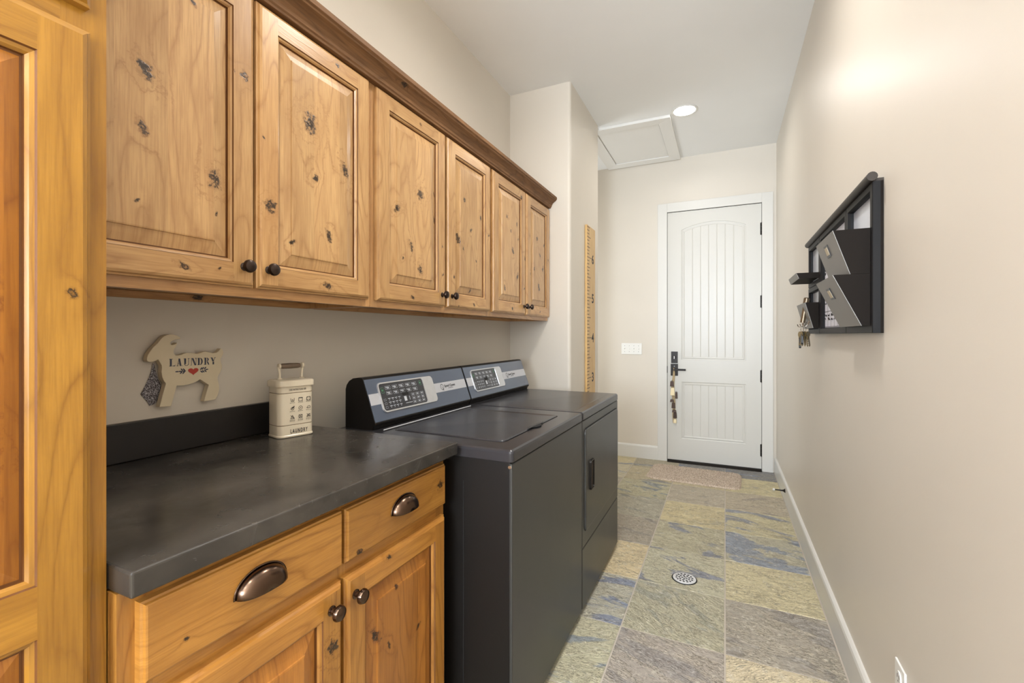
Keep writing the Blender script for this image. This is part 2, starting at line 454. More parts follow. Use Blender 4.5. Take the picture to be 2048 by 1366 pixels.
# unseen wall behind the camera; its window opening is added for the fill lamp
m = MB()
m.box((XL - 0.12, YN - 0.12, 0), (-1.20, YN, CEIL)); m.box((0.30, YN - 0.12, 0), (XR + 0.12, YN, CEIL))
m.box((-1.20, YN - 0.12, 0), (0.30, YN, 0.80)); m.box((-1.20, YN - 0.12, 2.70), (0.30, YN, CEIL))
struct(m.build('wall_near', M_wall))
m = MB()
for a, b_ in (((-1.20, 0.80), (0.30, 0.86)), ((-1.20, 2.64), (0.30, 2.70)), ((-1.20, 0.86), (-1.14, 2.64)), ((0.24, 0.86), (0.30, 2.64)), ((-0.48, 0.86), (-0.42, 2.64))):
    m.box((a[0], YN - 0.09, a[1]), (b_[0], YN - 0.04, b_[1]))
struct(m.build('added_window', M_trim, bevel=0.003))  # unseen window frame, added to go with the fill lamp
slab('ceiling', (-2.8, YN - 0.12, CEIL), (XR + 0.12, YF + 0.12, CEIL + 0.1), M_ceil)

# floor of slate tiles
TAN, OCH, TAU, BLU, GRY, CRM, DKS = (186, 174, 140), (198, 180, 128), (164, 152, 132), (112, 122, 146), (150, 152, 142), (206, 186, 142), (112, 112, 116)
PAL = {
 ('R', 0): (DKS, BLU, .35, 0.1), ('M', 0): (DKS, BLU, .45, 0.0), ('L', 0): ((160, 148, 118), DKS, .35, 0),
 ('R', 1): ((200, 184, 132), TAU, .18, 0.1), ('M', 1): ((186, 168, 126), DKS, .3, 0.1), ('L', 1): ((176, 160, 120), DKS, .4, 0),
 ('R', 2): ((176, 160, 132), (150, 132, 112), .35, 0), ('M', 2): ((172, 158, 134), (150, 134, 116), .35, 0), ('L', 2): ((170, 162, 124), (98, 108, 116), .5, -.25),
 ('R', 3): ((186, 174, 130), (116, 122, 142), .50, -.25), ('M', 3): ((200, 182, 130), (180, 166, 120), .3, 0), ('L', 3): ((164, 158, 136), (132, 130, 116), .4, -.5),
 ('R', 4): ((172, 166, 138), (122, 134, 154), .60, -.12), ('M', 4): ((172, 164, 130), (112, 118, 138), .34, -.2), ('L', 4): ((156, 144, 126), (132, 122, 108), .4, -.4),
 ('R', 5): ((198, 184, 138), (180, 164, 116), .3, 0), ('M', 5): ((180, 174, 142), (112, 118, 140), .36, -.3), ('L', 5): ((214, 190, 140), (190, 168, 128), .3, 0),
 ('R', 6): ((160, 150, 134), (140, 130, 116), .45, -.2), ('M', 6): ((168, 162, 132), (150, 148, 124), .4, -.6), ('L', 6): ((168, 164, 144), (108, 120, 150), .42, -.1),
 ('R', 7): ((204, 186, 148), (128, 134, 156), .30, .6), ('M', 7): ((164, 152, 140), (142, 132, 124), .4, -.35), ('L', 7): ((180, 174, 140), (118, 130, 140), .36, .2),
 ('R', 8): ((176, 160, 132), (120, 122, 134), .35, 0), ('M', 8): ((180, 166, 130), (120, 122, 134), .35, 0), ('L', 8): ((184, 172, 136), (118, 130, 140), .4, 0)}
def tune(c):
    g = sum(c) / 3.0
    return tuple(min(255, (g + (v - g) * 0.78) * 1.12 + 6) for v in c)
bm = bmesh.new()
la = bm.loops.layers.float_color.new('ca'); lb = bm.loops.layers.float_color.new('cb'); lt = bm.loops.layers.float_vector.new('tp')
TX, TY, G = 0.402, 0.4115, 0.0022
rnd = random.Random(3)
for ix in range(-8, 2):
    for iy in range(-11, 9):
        x0 = ix * TX; x1 = x0 + TX; y0 = 1.962 + (iy - 1) * TY; y1 = y0 + TY
        row = 7 - iy
        colk = {0: 'R', -1: 'M', -2: 'L'}.get(ix)
        key = (colk, row)
        if key in PAL: ca, cb, cov, an = PAL[key]
        else: ca = rnd.choice([TAN, OCH, TAU, GRY, CRM]); cb = rnd.choice([BLU, TAU, GRY]); cov = rnd.uniform(.2, .5); an = rnd.uniform(-.5, .5)
        x1c = min(x1, XR + 0.12); y1c = min(y1, YF + 0.12)
        if x0 >= XR or y0 >= YF or x1 < -2.9 or y1 < YN: continue
        j = lambda: rnd.uniform(-0.0007, 0.0007)
        e = 0.0016
        top = [bm.verts.new((x, y, 0)) for x, y in ((x0 + G + e + j(), y0 + G + e + j()), (x1c - G - e + j(), y0 + G + e + j()), (x1c - G - e + j(), y1c - G - e + j()), (x0 + G + e + j(), y1c - G - e + j()))]
        bot = [bm.verts.new((x, y, -0.003)) for x, y in ((x0 + G, y0 + G), (x1c - G, y0 + G), (x1c - G, y1c - G), (x0 + G, y1c - G))]
        fs = [bm.faces.new(top)] + [bm.faces.new((bot[k], bot[(k + 1) % 4], top[(k + 1) % 4], top[k])) for k in range(4)]
        sd = rnd.uniform(0, 30)
        for f in fs:
            for l in f.loops:
                l[la] = (*lin(*tune(ca)), 1); l[lb] = (*lin(*tune(cb)), 1); l[lt] = (cov, sd, an)
v = [bm.verts.new(p) for p in ((-2.8, YN - .12, -0.0016), (XR + .12, YN - .12, -0.0016), (XR + .12, YF + .12, -0.0016), (-2.8, YF + .12, -0.0016))]
f = bm.faces.new(v); f.material_index = 1
v = [bm.verts.new((p.co.x, p.co.y, -0.1)) for p in v]; bm.faces.new(v).material_index = 1
me = bpy.data.meshes.new('floor'); bm.to_mesh(me); bm.free()
me.materials.append(M_slate); me.materials.append(M_grout)
o = bpy.data.objects.new('floor', me); COL.objects.link(o); struct(o)

# baseboards
def baseboard(name, pts):
    """profile run: (x0,y0,x1,y1, outward normal)"""
    m = MB()
    (x0, y0), (x1, y1), (nx, ny) = pts
    prof = [(0, 0), (0.016, 0), (0.016, 0.118), (0.013, 0.128), (0.006, 0.135), (0, 0.135)]
    r0 = [Vector((x0 + nx * d, y0 + ny * d, z)) for d, z in prof]; r1 = [Vector((x1 + nx * d, y1 + ny * d, z)) for d, z in prof]
    m.rings([r0, r1], True, True, True, smooth=False)
    return struct(m.build(name, M_trim))
baseboard('baseboard_right', ((XR, YN), (XR, YF), (-1, 0)))
baseboard('baseboard_far', ((-2.68, YF), (-0.606, YF), (0, -1)))
baseboard('baseboard_pilaster', ((-0.955, 3.02), (-0.955, 3.735), (1, 0)))
baseboard('baseboard_left', ((XL, YN), (XL, -0.62), (1, 0)))

# door casing
m = MB()
yc = YF - 0.019
m.box((-0.606, yc, 0), (-0.516, YF, 2.532)); m.box((0.304, yc, 0), (0.394, YF, 2.532)); m.box((-0.516, yc, 2.445), (0.304, YF, 2.532))
struct(m.build('trim_1', M_trim, bevel=0.0025))

# ------------------------------------------------------------------ entry door with arched plank panels
def offset_poly(poly, d):
    n = len(poly); out = []
    for i in range(n):
        p0, p1, p2 = Vector(poly[i - 1]), Vector(poly[i]), Vector(poly[(i + 1) % n])
        e1 = (p1 - p0).normalized(); e2 = (p2 - p1).normalized()
        n1 = Vector((-e1.y, e1.x)); n2 = Vector((-e2.y, e2.x))
        b = (n1 + n2); k = b.length_squared
        out.append(p1 + b * (2 * d / k if k > 1e-6 else 0))
    return out
def entry_door():
    x0, x1, z0, z1 = -0.513, 0.301, 0.022, 2.440
    yf = YF - 0.006
    D = lambda a, b, c: (a, yf + c, b)          # c = depth into the door
    m = MB()
    px0, px1 = -0.385, 0.175
    def arch(x):
        t = (x - (px0 + px1) / 2) / ((px1 - px0) / 2); return 2.262 + 0.058 * (1 - t * t)
    xs = [px0 + (px1 - px0) * i / 24 for i in range(25)]
    upper = [(px0, 1.000), (px1, 1.000)] + [(x, arch(x)) for x in reversed(xs)]
    lower = [(px0, 0.232), (px1, 0.232), (px1, 0.785), (px0, 0.785)]
    # face around openings
    def q(a, b, c, d): m.face([D(a, c, 0), D(b, c, 0), D(b, d, 0), D(a, d, 0)])
    q(x0, px0, z0, z1); q(px1, x1, z0, z1); q(px0, px1, z0, 0.232); q(px0, px1, 0.785, 1.0)
    for a, b in zip(xs, xs[1:]): m.face([D(a, arch(a), 0), D(b, arch(b), 0), D(b, z1, 0), D(a, z1, 0)])
    # slab sides
    for (a, c), (b, d) in (((x0, z0), (x1, z0)), ((x1, z0), (x1, z1)), ((x1, z1), (x0, z1)), ((x0, z1), (x0, z0))):
        m.face([D(a, c, 0), D(b, d, 0), D(b, d, 0.0045), D(a, c, 0.0045)])
    def panel(poly, top, bot, n):
        prof = [(0, 0), (0.004, 0.0042), (0.010, 0.0048), (0.018, 0.0012), (0.024, 0.0016), (0.030, 0.0040)]
        rs = [[Vector(D(p.x, p.y, dep)) for p in offset_poly(poly, ins)] for ins, dep in prof]
        m.rings(rs, True, smooth=False)
        a, b = px0 + 0.030, px1 - 0.030
        w = (b - a) / n; g = 0.0045
        bp = []
        for i in range(n):
            l, r = a + i * w, a + (i + 1) * w
            bp += [(l, 0.0058 if i else 0.004), (l + g, 0.004), (r - g, 0.004)]
        bp.append((b, 0.004))
        for (xa, da), (xb, db) in zip(bp, bp[1:]):
            k = max(1, int((xb - xa) / 0.02))
            for j in range(k):
                u0 = xa + (xb - xa) * j / k; u1 = xa + (xb - xa) * (j + 1) / k
                e0 = da + (db - da) * j / k; e1 = da + (db - da) * (j + 1) / k
                m.face([D(u0, bot + 0.030, e0), D(u1, bot + 0.030, e1), D(u1, top(u1) - 0.030, e1), D(u0, top(u0) - 0.030, e0)])
    panel(upper, arch, 1.0, 7)
    panel(lower, lambda x: 0.785, 0.232, 7)
    d = m.build('door_1', M_door)
    recenter(d, ((x0 + x1) / 2, yf, 0)); struct(d)
    # dark strips painted as shade in the door gap, threshold
    g = MB()
    g.box((-0.516, YF - 0.004, 0), (-0.5135, YF - 0.0005, 2.445)); g.box((0.3015, YF - 0.004, 0), (0.304, YF - 0.0005, 2.445)); g.box((-0.516, YF - 0.004, 2.4405), (0.304, YF - 0.0005, 2.445))
    g.build('gap_shade_strip', M_dark, d)
    t = MB(); t.prism([(YF - 0.045, 0.0), (YF - 0.0005, 0.0), (YF - 0.0005, 0.021), (YF - 0.02, 0.018)], 0, -0.513, 0.303)
    t.build('threshold', M_black, d, bevel=0.002)
    for zc in (2.208, 1.545, 0.864, 0.19):
        h = MB()
        for k in range(3): h.lathe((0.3025, YF - 0.012, zc - 0.055 + k * 0.037), (0, 0, 1), [(0.0062, 0), (0.0062, 0.0355)], 12)
        h.lathe((0.3025, YF - 0.012, zc - 0.061), (0, 0, 1), [(0.002, 0), (0.0045, 0.006)], 10); h.lathe((0.3025, YF - 0.012, zc + 0.055), (0, 0, 1), [(0.0045, 0), (0.002, 0.006)], 10)
        h.box((0.291, YF - 0.0065, zc - 0.055), (0.312, YF - 0.0045, zc + 0.055))
        h.build('hinge', M_black, d)
    b = MB(); b.box((-0.479, yf - 0.010, 0.966), (-0.418, yf, 1.078)); b.lathe((-0.4485, yf - 0.010, 1.022), (0, -1, 0), [(0.017, 0), (0.016, 0.006)], 20)
    db = b.build('deadbolt_plate', M_black, d, bevel=0.0015)
    t = MB(); t.box((-0.4525, yf - 0.032, 1.006), (-0.4445, yf - 0.014, 1.036)); t.build('thumb_turn', M_chrome, db, bevel=0.002)
    b = MB(); b.box((-0.483, yf - 0.010, 0.842), (-0.416, yf, 0.958))
    hp = b.build('handle_plate', M_black, d, bevel=0.0015)
    l = MB(); l.lathe((-0.4495, yf - 0.008, 0.905), (0, -1, 0), [(0.014, 0), (0.012, 0.02), (0.011, 0.045)], 16)
    l.box((-0.460, yf - 0.060, 0.895), (-0.342, yf - 0.046, 0.914)); l.build('lever', M_black, hp, bevel=0.0025)
    s = MB(); s.lathe((-0.4495, yf - 0.010, 0.935), (0, -1, 0), [(0.006, 0), (0.005, 0.004)], 12); s.build('lock_button', M_chrome, hp)
    s = MB(); s.box((-0.5172, YF - 0.020, 0.868), (-0.512, YF - 0.0045, 0.935)); s.build('strike_lip', M_black, d, bevel=0.001)
    return d
entry_door()

# ------------------------------------------------------------------ bell strap hanging on the lever
def bell_strap():
    yb = YF - 0.055
    t = thing('bell_strap', 'tan door strap with brown and brass bells hanging from the white door\'s lever', 'door bells', (-0.4495, yb, 0.385))
    Mt = plain('tan_webbing', lin(196, 174, 136), 0.8, nscale=200, namt=0.2)
    Mb = plain('brown_bell', lin(60, 44, 34), 0.4, 0.6); Mg = plain('brass_bell', lin(206, 188, 150), 0.4, 0.4)
    m = MB()
    rs = []
    for i in range(15):
        z = 0.918 - i * 0.535 / 14; x = -0.4495 + 0.003 * math.sin(i * 0.9) - 0.010 * min(1, i / 4) + 0.012 * max(0, i - 5) / 9; hw_ = 0.007 + 0.007 * min(1, i / 4)
        y = yb + 0.006 + 0.022 * min(1, i / 6)
        rs.append([Vector((x - hw_, y - 0.001, z)), Vector((x + hw_, y - 0.001, z)), Vector((x + hw_, y + 0.001, z)), Vector((x - hw_, y + 0.001, z))])
    m.rings(rs, True, True, True, smooth=False)
    ring = [(-0.4495, yb + 0.002 + 0.012 * math.sin(a), 0.905 + 0.017 * math.cos(a)) for a in [2 * PI * k / 16 for k in range(16)]]
    m.tube(ring, 0.0022, 6, closed=True)
    m.build('strap', Mt, t)
    for (x, z, w, h, mt) in ((-0.468, 0.765, 0.036, 0.05, Mb), (-0.462, 0.690, 0.040, 0.075, Mg), (-0.428, 0.655, 0.022, 0.062, Mb),
                             (-0.468, 0.600, 0.036, 0.024, Mb), (-0.455, 0.555, 0.034, 0.05, Mb), (-0.448, 0.500, 0.040, 0.022, Mb),
                             (-0.440, 0.460, 0.034, 0.052, Mb), (-0.440, 0.405, 0.030, 0.040, Mg)):
        b = MB()
        k = 0.78
        for z0_, z1_, a0, a1 in ((z - h / 2, z + h / 2, 1.0, k),):
            r0 = [Vector((x + sx * w / 2 * a0, yb + 0.012 + sy * 0.012 * a0, z0_)) for sx, sy in ((-1, -1), (1, -1), (1, 1), (-1, 1))]
            r1 = [Vector((x + sx * w / 2 * a1, yb + 0.012 + sy * 0.012 * a1, z1_)) for sx, sy in ((-1, -1), (1, -1), (1, 1), (-1, 1))]
            b.rings([r0, r1], True, True, True, smooth=False)
        b.tube([(x - 0.005, yb + 0.012, z + h / 2), (x - 0.004, yb + 0.012, z + h / 2 + 0.008), (x + 0.004, yb + 0.012, z + h / 2 + 0.008), (x + 0.005, yb + 0.012, z + h / 2)], 0.0015, 6)
        b.build('bell', mt, t, bevel=0.002)
bell_strap()

# ------------------------------------------------------------------ switch plate, outlet, door stop
M_screw = plain('screw_grey', (0.25, 0.25, 0.25), 0.4, 0.6)
def switch_plate():
    t = thing('switch_plate', 'white four-gang light switch plate on the far wall left of the white door', 'light switch', (-0.862, YF, 1.100))
    m = MB(); m.box((-0.964, YF - 0.006, 1.043), (-0.760, YF - 0.0002, 1.157)); m.build('cover', M_white, t, bevel=0.003)
    for i in range(4):
        x = -0.862 + (i - 1.5) * 0.046
        m = MB(); up = i in (0, 2)
        m.box((x - 0.0055, YF - 0.0075, 1.085), (x + 0.0055, YF - 0.0055, 1.115))
        z = 1.108 if up else 1.092
        m.prism([(YF - 0.0065, 1.094), (YF - 0.0065, 1.106), (YF - 0.017, z + 0.003), (YF - 0.017, z - 0.003)], 0, x - 0.004, x + 0.004)
        m.build('toggle', M_white, t, bevel=0.0008)
        for dz in (-0.030, 0.030):
            s = MB(); s.lathe((x, YF - 0.0058, 1.10 + dz), (0, -1, 0), [(0.0032, 0), (0.0028, 0.0012)], 12)
            s.build('screw', M_screw, t)
switch_plate()
def outlet():
    t = thing('wall_outlet', 'white duplex outlet plate low on the right wall', 'outlet', (XR, 1.515, 0.318))
    m = MB(); m.box((XR - 0.006, 1.478, 0.260), (XR - 0.0002, 1.552, 0.376)); m.build('cover', M_white, t, bevel=0.003)
    for z in (0.342, 0.294):
        m = MB(); m.lathe((XR - 0.005, 1.515, z), (-1, 0, 0), [(0.017, 0), (0.0165, 0.0035)], 24)
        r = m.build('receptacle', M_white, t)
        s = MB()
        for dy, w in ((-0.006, 0.001), (0.006, 0.0012)): s.box((XR - 0.0088, 1.515 + dy - w, z - 0.002), (XR - 0.0082, 1.515 + dy + w, z + 0.008))
        s.lathe((XR - 0.0082, 1.515, z - 0.009), (-1, 0, 0), [(0.0025, 0), (0.0025, 0.0006)], 10)
        s.build('slot', M_dark, r)
outlet()
def door_stop():
    xb = XR - 0.016
    t = thing('door_stop', 'black door stop with white tip on the right baseboard', 'door stop', (xb, 3.93, 0.085))
    m = MB(); m.lathe((xb, 3.93, 0.085), (-1, 0, 0), [(0.017, 0), (0.013, 0.004), (0.007, 0.012), (0.0055, 0.02), (0.0045, 0.066)], 16); m.build('rod', M_black, t)
    m = MB(); m.lathe((xb - 0.066, 3.93, 0.085), (-1, 0, 0), [(0.0075, 0), (0.009, 0.004), (0.009, 0.012), (0.004, 0.016)], 16); m.build('rubber_tip', M_rubber, t)
door_stop()

# ------------------------------------------------------------------ ceiling hatch, downlights
def hatch():
    t = thing('attic_hatch', 'white framed attic access hatch in the ceiling before the door', 'ceiling hatch', (-0.74, 4.245, CEIL - 0.022))
    x0, x1, y0, y1 = -1.095, -0.39, 3.775, 4.722
    m = MB(); w = 0.10
    def side(a, b, c, d):
        m.face([(a[0], a[1], CEIL - 0.022), (b[0], b[1], CEIL - 0.022), (c[0], c[1], CEIL - 0.020), (d[0], d[1], CEIL - 0.020)])
    O = [(x0, y0), (x1, y0), (x1, y1), (x0, y1)]
    for i, (a, b) in enumerate(zip(O, O[1:] + O[:1])):
        f = MB(); e = 0.0006
        def ins(p, k): return (p[0] + (k if p[0] == x0 else -k), p[1] + (k if p[1] == y0 else -k))
        A, B = a, b; C_, D_ = ins(b, w), ins(a, w)
        top = [Vector((p[0], p[1], CEIL)) for p in (A, B, C_, D_)]
        bot = [Vector((p[0], p[1], CEIL - dz)) for p, dz in ((A, 0.022), (B, 0.022), (C_, 0.017), (D_, 0.017))]
        cen = sum(bot, Vector()) / 4
        for L_ in (top, bot):
            for k in range(4): L_[k] = cen + (L_[k] - cen) * (1 - e) if False else L_[k]
        f.rings([top, bot], True, False, True, smooth=False)
        f.build('frame_board', M_hatch, t, bevel=0.0018)
    p = MB(); p.box((x0 + w + 0.003, y0 + w + 0.003, CEIL - 0.008), (x1 - w - 0.003, y1 - w - 0.003, CEIL - 0.001)); p.build('access_panel', M_hatch, t, bevel=0.001)
    g = MB(); g.box((x0 + w, y0 + w, CEIL - 0.003), (x1 - w, y1 - w, CEIL)); g.build('gap', plain('gap_grey', lin(120, 112, 100), 0.8), t)
hatch()
M_emit, nt, b = new_mat('downlight_glow')
b.inputs['Emission Color'].default_value = (1, 0.97, 0.92, 1); b.inputs['Emission Strength'].default_value = 14.0
b.inputs['Base Color'].default_value = (0.9, 0.9, 0.9, 1)
for i, (lx, ly) in enumerate(LAMPS):
    lab = ['lit round recessed downlight beside the attic hatch', 'lit round recessed downlight above the washer', 'lit recessed downlight above the tall cabinet', 'lit recessed downlight before the added window'][i]
    t = thing('recessed_light', lab, 'ceiling light', (lx, ly, CEIL), 'recessed lights along the hallway ceiling')
    m = MB(); m.lathe((lx, ly, CEIL), (0, 0, -1), [(0.098, 0), (0.098, 0.003), (0.092, 0.006), (0.080, 0.004), (0.078, 0.001)], 40, cap1=False); m.build('trim_ring', M_trim, t)
    m = MB(); m.lathe((lx, ly, CEIL), (0, 0, -1), [(0.079, 0.0005), (0.079, 0.003)], 40); m.build('lens', M_emit, t)

# ------------------------------------------------------------------ wooden fronts
BID = [1.0]
def nb():
    BID[0] += 7.31; return BID[0]
def frame_front(name, parent, y0, y1, z0, z1, xf, thick, fw, mat_f, mat_p, field=0.036, mids=()):
    """frame-and-raised-panel door facing +x; front at xf; mids = middle rails (z, z)"""
    m = MB()
    P = lambda y, z, d: (xf - d, y, z)
    bids = [nb() for _ in range(4)]   # bottom, right, top, left
    def ring_faces(R, i0, d0, i1, d1, mi=0):
        ya, yb, za, zb = R
        a = [(ya + i0, za + i0), (yb - i0, za + i0), (yb - i0, zb - i0), (ya + i0, zb - i0)]
        b = [(ya + i1, za + i1), (yb - i1, za + i1), (yb - i1, zb - i1), (ya + i1, zb - i1)]
        for k in range(4):
            j = (k + 1) % 4
            g = 1 if k in (0, 2) else 2
            if g == 2: uvs = [(q[0], q[1]) for q in (a[k], a[j], b[j], b[k])]
            else: uvs = [(q[1] + 40, q[0]) for q in (a[k], a[j], b[j], b[k])]
            m.face([P(*a[k], d0), P(*a[j], d0), P(*b[j], d1), P(*b[k], d1)], g, bids[k], mi, uvs=uvs)
    m.face([P(y0, z0, thick), P(y0, z1, thick), P(y1, z1, thick), P(y1, z0, thick)], 2, bids[0])
    R = (y0, y1, z0, z1)
    ring_faces(R, 0, thick, 0, 0.009); ring_faces(R, 0, 0.009, 0.0035, 0.0075); ring_faces(R, 0.0035, 0.0075, 0.0060, 0.0025); ring_faces(R, 0.0060, 0.0025, 0.0115, 0.0)
    a, b = 0.0115, fw
    def flat(ya, yb, za, zb, g, bd):
        uvs = [(ya, za), (yb, za), (yb, zb), (ya, zb)] if g == 2 else [(za + 40, ya), (za + 40, yb), (zb + 40, yb), (zb + 40, ya)]
        m.face([P(ya, za, 0), P(yb, za, 0), P(yb, zb, 0), P(ya, zb, 0)], g, bd, 0, uvs=uvs)
    flat(y0 + a, y0 + b, z0 + a, z1 - a, 2, bids[3]); flat(y1 - b, y1 - a, z0 + a, z1 - a, 2, bids[1])
    flat(y0 + b, y1 - b, z0 + a, z0 + b, 1, bids[0]); flat(y0 + b, y1 - b, z1 - b, z1 - a, 1, bids[2])
    for za, zb in mids: flat(y0 + b, y1 - b, za, zb, 1, nb())
    cuts = [z0 + b] + [c for mm in mids for c in mm] + [z1 - b]
    opens = [(y0 + b, y1 - b, cuts[i], cuts[i + 1]) for i in range(0, len(cuts), 2)]
    for R in opens:
        ring_faces(R, 0, 0, 0.0015, 0.0030, 1); ring_faces(R, 0.0015, 0.0030, 0.006, 0.0045); ring_faces(R, 0.006, 0.0045, 0.009, 0.0085); ring_faces(R, 0.009, 0.0085, 0.0095, 0.0125, 1)
    d = m.build(name, [mat_f, M_glaze], parent)
    for R in opens:
        p = MB(); bd = nb(); ya, yb, za, zb = R
        o0 = 0.0085
        prof = [(o0, 0.0122), (o0 + 0.004, 0.0120), (o0 + field * 0.55, 0.0075), (o0 + field - 0.001, 0.0042), (o0 + field, 0.0015), (o0 + field + 0.003, 0.0008)]
        rs = [[Vector(P(*q, dep)) for q in ((ya + i, za + i), (yb - i, za + i), (yb - i, zb - i), (ya + i, zb - i))] for i, dep in prof]
        for k, (r0, r1) in enumerate(zip(rs, rs[1:])):
            for i in range(4):
                j = (i + 1) % 4
                q = [r0[i], r0[j], r1[j], r1[i]]
                p.face(q, 2, bd, 1 if k == 0 else 0, uvs=[(v.y, v.z) for v in q])
        p.face(rs[-1], 2, bd, uvs=[(v.y, v.z) for v in rs[-1]])
        p.build('panel', [mat_p, M_glaze], d)
    return d
def knob(x, y, z, parent, mat, r=0.0165):
    m = MB()
    m.lathe((x, y, z), (1, 0, 0), [(0.0105, -0.001), (0.0105, 0.0015), (0.0065, 0.004), (0.0058, 0.012), (r * 0.75, 0.015), (r, 0.0195), (r, 0.0225), (r * 0.86, 0.0275), (r * 0.5, 0.0305), (0.001, 0.0315)], 28)
    return m.build('knob', mat, parent)
def cup_pull(x, y, z, parent):
    m = MB(); a, bb, c = 0.048, 0.037, 0.027
    n, k = 28, 8; rs = []
    for j in range(k + 1):
        ph = PI / 2 * j / k
        ring = []
        for i in range(n + 1):
            th = PI * i / n
            cp = math.cos(ph) ** 0.75
            ring.append(Vector((x + c * math.sin(ph) ** 0.9 if j else x, y - a * math.cos(th) * cp, z + bb * (math.sin(th) ** 0.9 if 0 < i < n else 0) * cp)))
        rs.append(ring)
    m.rings(rs, False)
    # flange along the rim
    fl = [[Vector((x + 0.0015, y - (a + e) * math.cos(PI * i / n), z + (bb + e) * (math.sin(PI * i / n) ** 0.9 if 0 < i < n else 0))) for i in range(n + 1)] for e in (0.004, 0.0)]
    m.rings(fl, False)
    return m.build('cup_pull', M_bronze, parent, solid=0.0016)

# ------------------------------------------------------------------ upper cabinets
UX = -1.10
KN = {  # explicit knots per door in (y, z) metres
 0: dict(panel=[(0.455, 1.80, .006), (0.545, 1.795, .011), (0.445, 1.66, .010), (0.540, 1.672, .007), (0.690, 1.612, .013), (0.53, 1.52, .004), (0.64, 2.0, .004), (0.695, 1.53, .003)], frame=[(0.762, 1.895, .009), (40 + 1.395, 0.62, .006), (40 + 1.40, 0.70, .003)]),
 1: dict(panel=[(0.964, 1.86, .020), (1.103, 1.765, .012), (0.985, 1.705, .008), (1.035, 1.545, .009), (1.15, 1.66, .004), (0.905, 1.50, .006)], frame=[(0.835, 1.585, .014), (0.815, 1.76, .003), (0.87, 1.49, .006), (40 + 1.39, 1.03, .008), (40 + 2.085, 1.07, .006)]),
 2: dict(panel=[(1.50, 1.80, .016), (1.61, 1.72, .009), (1.36, 1.71, .010), (1.44, 1.585, .009), (1.50, 1.50, .012), (1.39, 1.53, .005), (1.605, 1.83, .005)], frame=[(40 + 2.08, 1.50, .005), (40 + 1.385, 1.45, .006), (1.66, 1.50, .005), (1.655, 1.62, .003)]),
 3: dict(panel=[(1.84, 1.87, .010), (1.79, 1.68, .013), (1.90, 1.74, .008), (1.83, 1.64, .006), (2.0, 1.82, .010), (1.90, 1.45, .007), (1.95, 1.60, .004)], frame=[(1.75, 1.50, .007), (40 + 1.385, 1.93, .006), (2.08, 1.75, .006)]),
 4: dict(panel=[(2.30, 1.90, .008), (2.38, 1.72, .010), (2.44, 1.58, .012), (2.27, 1.50, .008), (2.35, 1.83, .006), (2.45, 1.80, .006)], frame=[(40 + 1.39, 2.37, .008), (2.55, 1.70, .008), (2.54, 1.52, .006)]),
 5: dict(panel=[(2.75, 1.86, .012), (2.80, 1.76, .009), (2.85, 1.68, .012), (2.78, 1.55, .014), (2.70, 1.66, .008), (2.87, 1.84, .008)], frame=[(2.95, 1.75, .008), (2.64, 1.62, .006), (40 + 1.39, 2.8, .006)])}
doors = [(0.368, 0.792), (0.800, 1.215), (1.255, 1.684), (1.702, 2.105), (2.135, 2.566), (2.582, 2.985)]
labs = ['knotty alder upper wall cabinet over the counter, nearest the tall cabinet', 'knotty alder upper wall cabinet over the washer, middle of the three', 'knotty alder upper wall cabinet over the dryer, furthest along the wall']
bounds = [(0.348, 1.234), (1.236, 2.119), (2.121, 2.993)]
fxu = UX - 0.021
for c in range(3):
    ya, yb = bounds[c]
    t = thing('wall_cabinet', labs[c], 'cabinet', ((XL + fxu) / 2, (ya + yb) / 2, 1.338), 'knotty alder upper cabinets')
    m = MB()
    m.box((XL + 0.001, ya, 1.338), (fxu - 0.019, ya + 0.016, 2.17), 2, nb()); m.box((XL + 0.001, yb - 0.016, 1.338), (fxu - 0.019, yb, 2.17), 2, nb())
    m.box((XL + 0.001, ya + 0.016, 1.356), (fxu - 0.019, yb - 0.016, 1.370), 1, nb()); m.box((XL + 0.001, ya + 0.016, 2.155), (fxu - 0.019, yb - 0.016, 2.17), 1, nb())
    m.box((XL + 0.001, ya + 0.016, 1.338), (XL + 0.017, yb - 0.016, 1.356), 1, nb())
    m.build('body', KF, t, bevel=0.001)
    f = MB()
    f.box((fxu - 0.019, ya, 1.338), (fxu, ya + 0.036, 2.17), 2, nb()); f.box((fxu - 0.019, yb - 0.036, 1.338), (fxu, yb, 2.17), 2, nb())
    f.box((fxu - 0.019, ya + 0.036, 1.338), (fxu, yb - 0.036, 1.378), 1, nb()); f.box((fxu - 0.019, ya + 0.036, 2.08), (fxu, yb - 0.036, 2.17), 1, nb())
    f.build('face_frame', KF, t, bevel=0.001, merge=False)
    for k in range(2):
        i = c * 2 + k
        y0, y1 = doors[i]
        wf = wood('alder_stiles_%d' % i, KN[i]['frame'], light=(206, 164, 110), dark=(146, 98, 52), auto=0.12)  # paler alder tint holds the glare on the upper doors
        wp = wood('alder_panel_%d' % i, KN[i]['panel'], stave=0.098, light=(208, 168, 116), dark=(150, 104, 60), auto=0.10)
        d = frame_front('door', t, y0, y1, 1.362, 2.112, UX, 0.019, 0.058, wf, wp)
        ky = y1 - 0.030 if k == 0 else y0 + 0.030
        knob(UX, ky, 1.4125, d, M_knobu)
